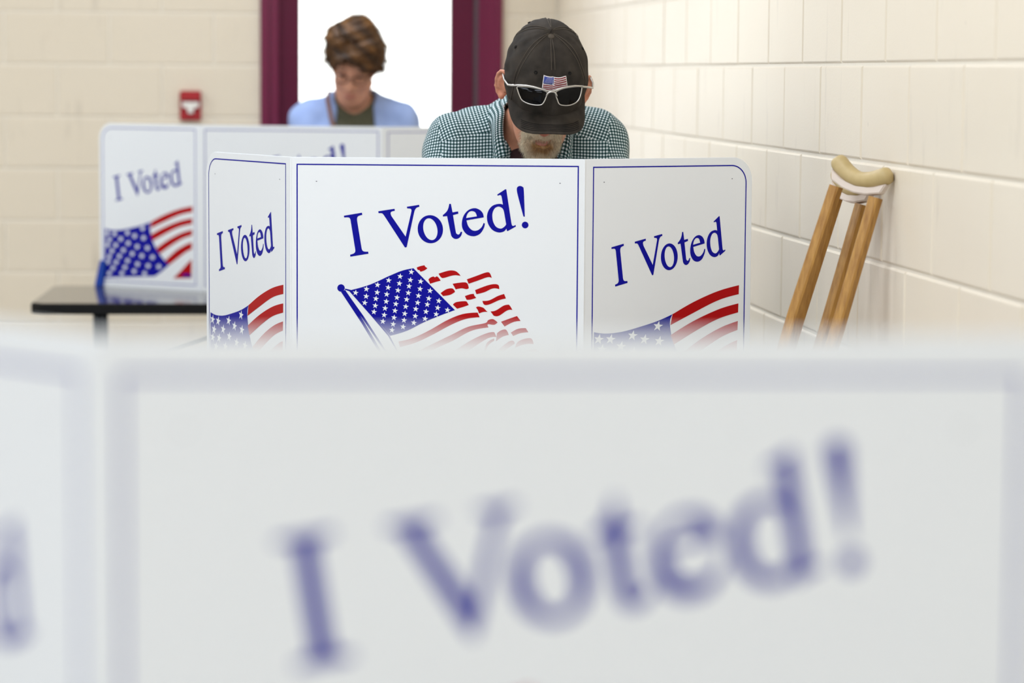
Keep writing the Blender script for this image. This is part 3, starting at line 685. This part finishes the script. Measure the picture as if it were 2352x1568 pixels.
def weave(V, Q, me):
    fc = V[Q].mean(1); x, y, z = fc.T; dxc = x+.045; P = .0074
    region = np.zeros(len(Q), int)
    region[z > 1.372-.20*np.abs(dxc)] = np.where(dxc > 0, 2, 1)[z > 1.372-.20*np.abs(dxc)]
    region[(x < -.243+.10*(1.33-z))] = 3; region[(x > .152-.06*(1.33-z))] = 4
    uv = np.zeros((len(Q), 4, 2)); W = V[Q]
    # front: straight grain
    uv[..., 0] = W[..., 0]; uv[..., 1] = W[..., 2]*1.05-W[..., 1]*.2
    for rg, sg in ((1, -1), (2, 1)):
        m = region == rg; s = np.array((sg*.93, .0, -.36)); t = np.array((sg*.25, .62, .74))
        uv[m, :, 0] = W[m]@s; uv[m, :, 1] = W[m]@t
    for rg, A, B in ((3, SL, EL_), (4, SR, ER_)):
        m = region == rg; A = np.array(A); a = np.array(B)-A; a /= np.linalg.norm(a)
        r1 = np.cross(a, (0, 1, 0)); r1 /= np.linalg.norm(r1); r2 = np.cross(a, r1); q = W[m]-A
        ang = np.arctan2(q@r1, q@-r2); uv[m, :, 0] = q@a; uv[m, :, 1] = ang*.066
    uv /= P; l = me.uv_layers.new(name='weave'); l.data.foreach_set('uv', uv.astype(np.float32).ravel())
weave(V, Q, shirt); link('shirt', shirt, M_shirt, man)
# collar: stand and turned-down leaf, open at the throat
C_IN = [(-.040, .270, 1.424), (-.092, .238, 1.430), (-.100, .170, 1.424), (-.093, .122, 1.405), (-.095, .100, 1.376), (-.094, .090, 1.345), (-.084, .086, 1.298)]
C_OUT = [(-.040, .300, 1.394), (-.124, .258, 1.396), (-.138, .172, 1.386), (-.126, .116, 1.368), (-.122, .096, 1.346), (-.120, .089, 1.318), (-.116, .088, 1.270)]
def cat(P, t):
    m = len(P)-1; f = min(t*m, m-1e-6); i = int(f); f -= i; g = lambda k: Vector(P[max(0, min(m, k))])
    p0, p1, p2, p3 = g(i-1), g(i), g(i+1), g(i+2)
    return .5*((2*p1)+(p2-p0)*f+(2*p0-5*p1+4*p2-p3)*f*f+(3*p1-p0-3*p2+p3)*f**3)
for sd in (1, -1):
    def fn(u, v):
        p = cat(C_IN, u).lerp(cat(C_OUT, u), v)+Vector((-.006, -.006, .008))*math.sin(v*PI)
        return p if sd > 0 else Vector((-.053-p.x, p.y, p.z))
    mb = MB(); mb.grid(fn, 30, 9); o = mb.build('collar', M_shirt, man, True); me = o.data
    l = me.uv_layers.new(name='weave')
    for lp in me.loops: i = lp.vertex_index; l.data[lp.index].uv = ((i % 30)*.0092/.0074, (i//30)*.0046/.0074)
    md = o.modifiers.new('thick', 'SOLIDIFY'); md.thickness = .0022
M_under = mat('burgundy_undershirt', (44, 16, 22), .9)
MB().sphere((-.025, .165, 1.262), (.085, .068, .082), 20, 12).build('undershirt', M_under, man, True)
def trousers(p): return smax(smax(smin(man_legs(p, .012), rc(p, (-.105, .50, .95), (.025, .50, .95), .127, .127), .05), p[:, 2]-1.0, .01), .06-p[:, 2], .01)
V, Q = iso(trousers, (-.30, .25, .0), (.24, .74, 1.06), .008); V = relax(V, Q, 1)
link('trousers', np_mesh('trousers', V, Q), mat('denim', (52, 62, 84), .85, noise=((66, 78, 100), 60, .2)), man)
M_shoe = mat('shoe_leather', (52, 40, 32), .5)
for sx in (-1, 1):
    x = -.04+sx*.105
    f = lambda p: smax(smin(rc(p, (x, .535, .055), (x, .52, .10), .052, .05), rc(p, (x, .50, .045), (x+sx*.015, .345, .035), .052, .040), .03), -p[:, 2], .004)
    V, Q = iso(f, (x-.09, .26, -.02), (x+.10, .62, .17), .007); link('shoe', np_mesh('shoe', relax(V, Q, 1), Q), M_shoe, man)

# beard: soft mass plus single hairs
def beard_f(p):
    q = to_head(p); h = head_sdf(q)
    reg = el(q, (0, -.076, -.100), (.046, .046, .046)); reg = np.minimum(reg, el(q, (0, -.092, -.058), (.036, .028, .0105)))
    reg = np.minimum(reg, np.minimum(el(q, (-.034, -.078, -.078), (.013, .024, .028)), el(q, (.034, -.078, -.078), (.013, .024, .028))))
    d = smax(h-.0060-.002*np.sin(q[:, 0]*300)*np.sin(q[:, 2]*260), reg, .010)
    d = smin(d, el(q, (0, -.082, -.125), (.028, .022, .020)), .014)
    d = smax(d, -el(q, (0, -.112, -.0745), (.0215, .022, .0075)), .004)
    return smax(d, -el(q, (0, -.114, -.036), (.017, .02, .012)), .004)
c = HC+HR@np.array((0, -.07, -.09), np.float32)
V, Q = iso(beard_f, c-.10, c+.10, .0030); V = relax(V, Q, 1, .4)
def beard_col(V):
    q = to_head(V.astype(np.float32)); w = np.clip(1.25-np.sqrt((((q-np.array((0, -.105, -.088)))/np.array((.034, .03, .026)))**2).sum(1))*.9, 0, 1)*1.35
    n = .5+.5*np.sin(V[:, 0]*190+V[:, 2]*120)*np.sin(V[:, 2]*160); w = np.clip(w*(.6+.6*n), 0, 1)[:, None]
    return L3((218, 198, 168))*(1-w)+L3((160, 116, 68))*w
bme = np_mesh('beard', V, Q); bme.calc_loop_triangles()
N = np.empty(len(V)*3, np.float32); bme.vertices.foreach_get('normal', N); N = N.reshape(-1, 3); nV = len(bme.vertices)
rng = np.random.default_rng(2); pick = rng.integers(0, len(V), 5200); sv = []; sf = []; scol = []
bc = beard_col(V); dwn = HR@np.array((0, -.25, -1), np.float32)
allv = [tuple(x) for x in V]; allf = [tuple(x) for x in Q]; cols = list(bc)
for i in pick:
    n_ = N[i]; 
    L = rng.uniform(.005, .012); dr = n_*.75+dwn*.8+rng.normal(0, .33, 3); dr /= np.linalg.norm(dr); s1 = np.cross(dr, (1, .3, 0)); s1 /= np.linalg.norm(s1)+1e-9; s2 = np.cross(dr, s1)
    p0 = V[i]+rng.normal(0, .0012, 3); r0 = .00034; k = len(allv)
    allv += [tuple(p0+s1*r0), tuple(p0-s1*r0*.5+s2*r0*.87), tuple(p0-s1*r0*.5-s2*r0*.87), tuple(p0+dr*L+dwn*L*.15)]
    allf += [(k, k+1, k+3), (k+1, k+2, k+3), (k+2, k, k+3)]
    cc = np.clip(bc[i]*rng.uniform(.85, 1.45)+rng.uniform(-.01, .10), 0, .92); cols += [cc]*4
bme2 = mesh_from('beard', allv, allf, True); at_ = bme2.color_attributes.new('tint', 'FLOAT_COLOR', 'POINT')
cc = np.ones((len(allv), 4), np.float32); cc[:, :3] = np.array(cols); at_.data.foreach_set('color', cc.ravel())
link('beard', bme2, tint_mat('beard_hair', .7, spec=.3), man)

# ---------------- baseball cap (head frame, turned a little on the head)
def HM(yaw=0, off=(0, 0, 0)):
    m = Matrix(HR.astype(float).tolist()).to_4x4(); m = Matrix.Translation(Vector(HC.astype(float).tolist())) @ m
    return m @ Matrix.Translation(Vector(off)) @ Matrix.Rotation(yaw, 4, 'Z')
M_cap = mat('washed_black_twill', (38, 34, 30), .9, noise=((66, 59, 52), 22, .20), bump=(900, .25, .001), spec=.2)
M_capd = mat('cap_thread', (28, 25, 23), .9, spec=.2)
M_capl = mat('cap_thread_worn', (88, 79, 69), .9, spec=.2)
RX, RY, CZ0, CHT = .0935, .116, .012, .136
def crown_pt(th, t, off=0):
    """th azimuth (0 = front), t 0 rim .. 1 top"""
    k = max(0, 1-t**2.7)**.5; sm = ((th+PI/6) % (PI/3))-PI/6        # seams sit at front centre and every 60 degrees
    dv = -.0026*math.exp(-(sm/.035)**2)*(1-t**6)+.0016*math.cos(3*th+PI)**2*(1-t)*0
    bulge = .004*abs(math.sin(3*th))**.8*math.sin(PI*min(1, t*1.0))*(.4+.6*t)
    wrk = .0012*math.sin(9*th+11*t)+.0009*math.sin(17*th-14*t+2)+.0022*t**5*math.sin(21*th+2)*(1-t**12)
    k2 = k
    x = (RX*k2+off*k+(dv+bulge+wrk)*k)*math.sin(th); y = -(RY*k2+off*k+(dv+bulge+wrk)*k)*math.cos(th)
    lift = .018*(.5-.5*math.cos(th))*(1-t)                # rim rises a little towards the back
    z = CZ0+(CHT+(off if t > .6 else off*t))*t+lift-.017*math.cos(th)*(1-t)*.6-.004*(1-t)**3-.006*t*t*math.cos(th)
    return (x, y+.004+.016*t*t, z)
cap = MB(); cap.grid(lambda u, v: crown_pt(u*2*PI, 1-(1-v)**2.0), 144, 44, wrap=True)
capo = cap.build('cap', M_cap, man, True); capo.matrix_local = HM(rad(4)); md = capo.modifiers.new('thick', 'SOLIDIFY'); md.thickness = .0018; md.offset = 1
capo['label'] = 'washed black baseball cap with small flag patch'
def bill_pt(u, v, lift=0):
    a = (u*2-1)*rad(83); s, c_ = math.sin(a), math.cos(a)
    rx_, ry_ = RX*s*.99, -RY*c_+.004
    ox = .0885*math.copysign(abs(s)**.72, s); oy = -.030-.133*c_**.62
    x = rx_+(ox-rx_)*v; y = ry_+(oy-ry_)*v; fwd_ = max(0, -y-.045)
    zr = CZ0-.006*c_+.0045
    z = zr+.010*c_*v*(1-v) - 3.4*(x*x)*(.35+.65*v) - .10*fwd_*v + .004
    return (x, y, z+lift)
bl = MB(); bl.grid(lambda u, v: bill_pt(u, v), 60, 22); bo = bl.build('bill', M_cap, capo, True); md = bo.modifiers.new('thick', 'SOLIDIFY'); md.thickness = .0036; md.offset = -1
md = bo.modifiers.new('round', 'BEVEL'); md.width = .001; md.segments = 2
MB().sphere((crown_pt(0, .999)[0], crown_pt(0, .998)[1]+.0, crown_pt(0, 1)[2]+.0015), (.0085, .0085, .0045), 18, 8).build('button', M_capl, capo, True)
for k in range(6):
    th = k*PI/3
    for dth in (-.030, .030):
        lo_ = .52 if k == 0 else 0; MB().tube([crown_pt(th+dth*(1+2.2*(1-(1-q_)**2)**3), 1-(1-q_)**2, .0026) for q_ in [lo_+(.96-lo_)*j/36 for j in range(37)]], .0007, 5).build('stitching', M_capl, capo)
    th2 = th+PI/6; pc = Vector(crown_pt(th2, .70, .0022)); nn = (pc-Vector((0, 0, .05))).normalized(); a1 = nn.cross(Vector((0, 0, 1))).normalized(); a2 = nn.cross(a1)
    mb = MB(); mb.tube([pc+a1*(.0034*math.cos(q*PI/6))+a2*(.0034*math.sin(q*PI/6)) for q in range(12)], .0011, 6, closed=True)
    eo = mb.build('eyelet', M_capd, capo, True)
    mb = MB(); mb.add([tuple(pc-nn*.0005+a1*(.003*math.cos(q*PI/6))+a2*(.003*math.sin(q*PI/6))) for q in range(12)], [tuple(range(12))]); mb.build('eyelet_shade_disc', mat('eyelet_dark', (12, 11, 10), .9), capo)  # near-black disc paints the shade inside the eyelet, no real opening
for v in (.60, .67, .74, .81, .88):
    MB().tube([bill_pt(.24+.52*j/40, v, .0006) for j in range(41)], .0007, 5).build('stitching', M_capd, capo)
# flag patch sewn on the front
M_pw = mat('patch_white', (226, 218, 214), .85); M_pb = mat('patch_blue', (62, 76, 150), .85); M_pr = mat('patch_red', (132, 34, 44), .85)
def patch(name, u0, u1, v0, v1, off, m):
    mb = MB()
    def fn(u, v):
        w = .006+(u0+(u1-u0)*u)*1.24; t = .60+(v0+(v1-v0)*v)*5.6-.25*w; return crown_pt(w/.104, t, off)
    mb.grid(fn, 14, 5); o = mb.build(name, m, capo, True); md = o.modifiers.new('thick', 'SOLIDIFY'); md.thickness = .0006; md.offset = 1; return o
PWd, PH = .0285, .0165
patch('flag_patch', -PWd, PWd, -PH, PH, .0022, M_pw)
pi_ = .0018; s0 = -PH+pi_; sh_ = (2*PH-2*pi_)/13
for k in range(0, 13, 2):
    patch('patch_stripe', (-PWd+pi_) if k < 6 else -.002, PWd-pi_, s0+sh_*k, s0+sh_*(k+1), .0029, M_pr)
patch('patch_canton', -PWd+pi_, -.003, s0+sh_*6, PH-pi_, .0029, M_pb)
for k in range(9):   # embroidered white diagonals
    u = -PWd+.004+k*.0026
    mb = MB(); pts = []
    for j in range(7):
        w = .006+min(u+j*.0011, -.0035)*1.24; vv = s0+sh_*6.4+(PH-pi_-s0-sh_*6.8)*j/6; pts.append(crown_pt(w/.104, .60+vv*5.6-.25*w, .0034))
    mb.tube(pts, .00022, 4).build('patch_thread', M_pw, capo)

# ---------------- sunglasses perched on the cap
M_fr = mat('silver_frame', (196, 190, 182), .28, metal=.85)
M_lens = mat('dark_lens', (3, 3, 5), .04, spec=.16)
sg = tag(empty('sunglasses', (0, 0, 0)), 'silver framed wraparound sunglasses with dark lenses resting on the cap', 'sunglasses')
gm = Matrix.Translation(Vector((0.75511, 6.28167, 0))) @ Matrix.Rotation(-.1225, 4, 'Z') @ HM(rad(3))
gc0 = gm @ Vector((-.005, -.129, .092)); sg.matrix_world = Matrix.Translation(gc0) @ gm.to_3x3().to_4x4(); gloc = Vector((-.005, -.129, .092))
wdir = Vector((0, math.sin(rad(38)), math.cos(rad(38)))); bk = Vector((0, math.cos(rad(38)), -math.sin(rad(38))))
def g2(px, py, d=0):
    x, y = (px-1155)/7400, (420-py)/7400; c_, s_ = math.cos(rad(4.3)), math.sin(rad(4.3)); x, y = x*c_-y*s_, x*s_+y*c_   # undo the tilt seen in the drawing
    return Vector((x, 0, 0))+wdir*y+bk*(2.6*x*x+d)
LL = [(598,300),(680,298),(800,312),(920,340),(1030,378),(1088,418),(1062,480),(1030,548),(985,602),(920,612),(830,600),(740,570),(665,518),(628,440),(606,365)]
RLn = [(1225,408),(1300,372),(1400,348),(1500,337),(1600,334),(1672,346),(1664,420),(1640,500),(1600,566),(1535,610),(1440,636),(1340,632),(1275,606),(1245,530),(1224,460)]
for Ln in (LL, RLn):
    pts = crv(Ln, 5); n = len(pts)
    fo = MB().tube([g2(*p) for p in pts], .0014, 8, closed=True).build('lens_rim', M_fr, sg, True)
    cx, cy = sum(p[0] for p in pts)/n, sum(p[1] for p in pts)/n
    V = [g2(cx, cy, -.0015)]; Fc = []
    for r_ in (.35, .7, 1.0): V += [g2(cx+(p[0]-cx)*r_, cy+(p[1]-cy)*r_, -.0015*(1-r_*r_)) for p in pts]
    for i in range(n): Fc.append((0, 1+i, 1+(i+1) % n))
    for q in range(2):
        for i in range(n): Fc.append((1+q*n+i, 1+(q+1)*n+i, 1+(q+1)*n+(i+1) % n, 1+q*n+(i+1) % n))
    MB().add(V, Fc).build('lens', M_lens, sg, True)
MB().tube([g2(*p, -.001) for p in [(560,272),(620,272),(740,280),(860,305),(980,345),(1080,378),(1155,386),(1235,376),(1320,350),(1430,328),(1560,318),(1690,332)]], [.0019]*12, 8, flat=1.4).build('brow_bar', M_fr, sg, True)
MB().tube([g2(*p, -.0015) for p in [(1062,470),(1085,425),(1115,405),(1155,400),(1195,405),(1222,428),(1240,480)]], .0024, 8).build('bridge', M_fr, sg, True)
for sgn, hp in ((-1, (572, 275)), (1, (1688, 338))):
    p0 = g2(*hp); e = Vector((sgn*.1015+.003, .006, .034))-gloc; mid = Vector((sgn*.0970+.002, -.062, .058))-gloc
    MB().tube([p0, p0*.6+mid*.4+Vector((sgn*.004, 0, 0)), mid, mid*.5+e*.5+Vector((sgn*.003, 0, 0)), e, e+Vector((-sgn*.002, .03, -.018))], [.0026, .0024, .002, .0018, .0018, .0016], 8, flat=1.3).build('temple_arm', M_fr, sg, True)

# ---------------- woman
wom = tag(empty('person', (.5078, 10.03, 0), -.10), 'woman in light blue cardigan with short brown hair looking down', 'person')
WC = np.array((0, 0, 1.518), np.float32); WRm = rotm(rad(30), rad(-5), rad(6)).astype(np.float32); wh = lambda p: (p-WC)@WRm
wSL, wSR = (-.172, .085, 1.318), (.167, .085, 1.318)
wEL, wER = (-.235, .00, 1.03), (.235, .00, 1.03); wWL, wWR = (-.14, -.22, .86), (.14, -.22, .86)
def w_torso(p):
    d = rc(p, (-.085, .085, 1.22), (.085, .085, 1.22), .098, .098); d = smin(d, rc(p, (-.07, .08, 1.02), (.07, .08, 1.02), .095, .095), .07)
    d = smin(d, rc(p, (-.08, .09, .88), (.08, .09, .88), .115, .115), .07)
    d = smin(d, rc(p, (0, .095, 1.375), wSL, .05, .050), .05); d = smin(d, rc(p, (0, .095, 1.375), wSR, .05, .050), .05); return d
def w_arms(p, g=0):
    a = smin(rc(p, wSL, wEL, .047+g, .037+g), rc(p, wEL, wWL, .037+g, .025+g), .02); b = smin(rc(p, wSR, wER, .047+g, .037+g), rc(p, wER, wWR, .037+g, .025+g), .02); return np.minimum(a, b)
def w_legs(p, g=0):
    d = None
    for sx in (-1, 1):
        a = smin(rc(p, (sx*.085, .09, .84), (sx*.085, .07, .46), .085+g, .058+g), rc(p, (sx*.085, .07, .46), (sx*.085, .10, .09), .056+g, .038+g), .03)
        a = smin(a, rc(p, (sx*.085, .10, .05), (sx*.095, -.05, .035), .036, .03), .03); d = a if d is None else np.minimum(d, a)
    return d
def w_body(p):
    d = smin(w_torso(p)+.008, w_arms(p, -.008), .03); d = smin(d, w_legs(p, -.008), .04)
    d = smin(d, rc(p, (0, .08, 1.37), (0, .03, 1.47), .054, .050), .03); d = smin(d, head_sdf(wh(p), True, 1.02), .02)
    d = smin(d, hand_sdf(p, wWL, (.3, -.9, -.2), (.95, .3, 0), thumb=1), .012); return smin(d, hand_sdf(p, wWR, (-.3, -.9, -.2), (.95, -.3, 0), thumb=-1), .012)
V, Q = iso(w_body, (-.36, -.46, -.02), (.36, .30, 1.72), .0052); V = relax(V, Q, 1, .35); wb = np_mesh('body', V, Q)
def w_skin(V):
    q = wh(V); c = np.tile(L3((204, 146, 118)), (len(V), 1)); w = np.clip(1.3-(((q-np.array((0, -.100, -.0715)))/np.array((.024, .02, .010)))**2).sum(1), 0, 1)[:, None]*.8
    c = c*(1-w)+L3((170, 92, 84))*w
    e = np.zeros(len(V))
    for sx in (-1, 1): e = np.maximum(e, np.clip(1.4-(((q-np.array((sx*.032, -.096, .004)))/np.array((.016, .02, .006)))**2).sum(1), 0, 1)); e = np.maximum(e, np.clip(1.4-(((q-np.array((sx*.034, -.098, .031)))/np.array((.020, .02, .004)))**2).sum(1), 0, 1)*.8)
    return c*(1-e[:, None])+L3((72, 46, 36))*e[:, None]
paint(wb, w_skin); link('body', wb, M_skin, wom)
def w_top(p):
    d = w_torso(p)-.006; neck = rc(p, (.0, .065, 1.408), (.0, -.05, 1.46), .064, .10); return smax(smax(d, -neck, .01), .84-p[:, 2], .01)
V, Q = iso(w_top, (-.30, -.1, .78), (.30, .30, 1.46), .007); link('blouse', np_mesh('blouse', relax(V, Q, 1), Q), mat('olive_knit', (74, 72, 52), .9, noise=((92, 90, 70), 120, .2)), wom)
def w_card(p):
    d = smin(w_torso(p)-.017, w_arms(p, .013), .035)+wr(p, .9); d = smax(d, .80-p[:, 2], .01)
    op = el(p, (.004, -.05, 1.13), (.080, .20, .62)); neck = rc(p, (0, .065, 1.405), (0, -.06, 1.46), .074, .11)
    cuff = np.minimum(rc(p, wWL, (-.1, -.4, .83), .05, .08), rc(p, wWR, (.1, -.4, .83), .05, .08))
    return smax(smax(smax(d, -op, .006), -neck, .01), -cuff, .004)
V, Q = iso(w_card, (-.36, -.34, .76), (.36, .30, 1.46), .006); link('cardigan', np_mesh('cardigan', relax(V, Q, 1), Q), mat('light_blue_knit', (158, 178, 222), .9, noise=((146, 166, 212), 30, .25)), wom)
def w_pants(p): return smax(smax(smin(w_legs(p, .01), rc(p, (-.08, .09, .88), (.08, .09, .88), .120, .120), .05), p[:, 2]-.93, .01), .07-p[:, 2], .01)
V, Q = iso(w_pants, (-.26, -.1, 0), (.26, .28, 1.0), .009); link('trousers', np_mesh('trousers', relax(V, Q, 1), Q), mat('dark_cloth', (46, 46, 56), .9), wom)
for sx in (-1, 1):
    f = lambda p: smax(smin(rc(p, (sx*.085, .105, .05), (sx*.085, .10, .08), .045, .042), rc(p, (sx*.085, .08, .04), (sx*.097, -.07, .032), .044, .035), .03), -p[:, 2], .004)
    V, Q = iso(f, (sx*.09-.09, -.14, -.02), (sx*.09+.09, .19, .16), .008); link('shoe', np_mesh('shoe', relax(V, Q, 1), Q), M_shoe, wom)
def hair_f(p):
    q = wh(p); d = el(q, (.002, .022, .062), (.098, .112, .098))
    for c_, r_ in (((-.052, -.022, .124), (.054, .064, .050)), ((.045, -.045, .112), (.055, .060, .048)), ((.004, -.005, .158), (.062, .075, .038)),
                   ((-.078, .01, .045), (.030, .060, .060)), ((.080, .0, .042), (.032, .062, .056)), ((.052, -.078, .062), (.042, .030, .032)), ((-.02, -.088, .082), (.048, .026, .022)),
                   ((0, .085, .0), (.075, .045, .085))):
        d = smin(d, el(q, c_, r_), .022)
    d = d+.0022*np.sin(q[:, 0]*40+q[:, 2]*150+2*np.sin(q[:, 1]*40))+.0022*np.sin(q[:, 2]*190-q[:, 0]*75+q[:, 1]*70)+.0012*np.sin(q[:, 0]*160+q[:, 2]*290)
    face = el(q, (-.010, -.105, -.035), (.062, .075, .098)); face = np.minimum(face, el(q, (0, -.07, -.085), (.085, .08, .07)))
    return smax(d, -face, .010)
c = WC+WRm@np.array((0, .0, .05), np.float32)
V, Q = iso(hair_f, c-.20, c+.20, .0038); V = relax(V, Q, 1, .3); hme = np_mesh('hair', V, Q)
def hair_col(V):
    q = wh(V.astype(np.float32)); n = .5+.5*np.sin(q[:, 0]*38+q[:, 2]*90+2.5*np.sin(q[:, 0]*17+q[:, 1]*12)); n2 = .5+.5*np.sin(q[:, 0]*70+q[:, 2]*260); w = np.clip(.65*n+.35*n2, 0, 1)[:, None]
    return L3((40, 22, 6))*(1-w)+L3((120, 78, 32))*w
N = np.empty(len(V)*3, np.float32); hme.vertices.foreach_get('normal', N); N = N.reshape(-1, 3); hc = hair_col(V)
hq = wh(V.astype(np.float32)); allv = [tuple(x) for x in V]; allf = [tuple(x) for x in Q]; cols = list(hc)
for i in rng.integers(0, len(V), 4200):
    a = hq[i]; n_ = N[i]; comb = WRm@np.array((.9+6*a[0], -.25-.5*(a[1] < 0), -.25-7*max(0, abs(a[0])-.03)), np.float32)   # swept across the brow, falling at the sides
    comb = comb-n_*(comb@n_); comb = comb/(np.linalg.norm(comb)+1e-6); L = rng.uniform(.02, .05)
    d1 = comb+rng.normal(0, .16, 3)+n_*rng.uniform(.0, .18); d1 /= np.linalg.norm(d1); s1 = np.cross(d1, n_); s1 /= np.linalg.norm(s1)+1e-9
    p0 = V[i]-n_*.002; r0 = .0011; k = len(allv)
    allv += [tuple(p0+s1*r0), tuple(p0-s1*r0), tuple(p0+n_*r0), tuple(p0+d1*L*.55+s1*r0), tuple(p0+d1*L*.55-s1*r0), tuple(p0+d1*L*.55+n_*r0), tuple(p0+d1*L-n_*L*.18)]
    allf += [(k, k+2, k+5, k+3), (k+2, k+1, k+4, k+5), (k+1, k, k+3, k+4), (k+3, k+5, k+6), (k+5, k+4, k+6), (k+4, k+3, k+6)]
    cols += [np.clip(hc[i]*rng.uniform(.55, 1.7), 0, .6)]*7
hme = mesh_from('hair', allv, allf, True); at_ = hme.color_attributes.new('tint', 'FLOAT_COLOR', 'POINT')
cc = np.ones((len(allv), 4), np.float32); cc[:, :3] = np.array(cols); at_.data.foreach_set('color', cc.ravel())
link('hair', hme, tint_mat('brown_hair', .5), wom)
M_eg = mat('dark_metal_rim', (60, 44, 42), .35, metal=.4); mb = MB()
for sx in (-1, 1):
    mb.tube([(sx*.033+.025*math.cos(a), -.108+.004*math.cos(a)*sx, .002+.017*math.sin(a)) for a in [2*PI*i/24 for i in range(24)]], .0022, 6, closed=True)
    mb.tube([(sx*.058, -.104, .006), (sx*.074, -.06, .008), (sx*.080, .0, .012)], .0014, 6)
mb.tube([(-.009, -.109, .006), (0, -.111, .009), (.009, -.109, .006)], .0014, 6)
go = mb.build('eyeglasses', M_eg, wom, True); go.matrix_local = Matrix.Translation(Vector(WC.tolist())) @ Matrix(WRm.tolist()).to_4x4()
# crossbody bag
bagr = tag(empty('crossbody_bag', (.5078+.17, 10.03-.02, .86)), 'thin brown leather bag strap crossing the woman\'s light blue cardigan', 'bag')
M_lea = mat('tan_leather', (122, 78, 48), .55)
inv = Matrix.Translation(-Vector(bagr.location)) @ wom.matrix_basis
sp = [(-.095, .17, 1.385), (-.096, .10, 1.425), (-.098, .03, 1.395), (-.080, -.026, 1.32), (-.045, -.040, 1.22), (.03, -.034, 1.08), (.12, -.02, .96), (.185, .03, .88)]
MB().tube([inv @ Vector(p) for p in sp], .0075, 6, flat=.25, upref=(1, 0, 0)).build('strap', M_lea, bagr, True)
mb = MB(); mb.box((.145, -.055, .70), (.225, .125, .88)); bo_ = mb.build('pouch', M_lea, bagr, bevel=.012); bo_.matrix_local = inv
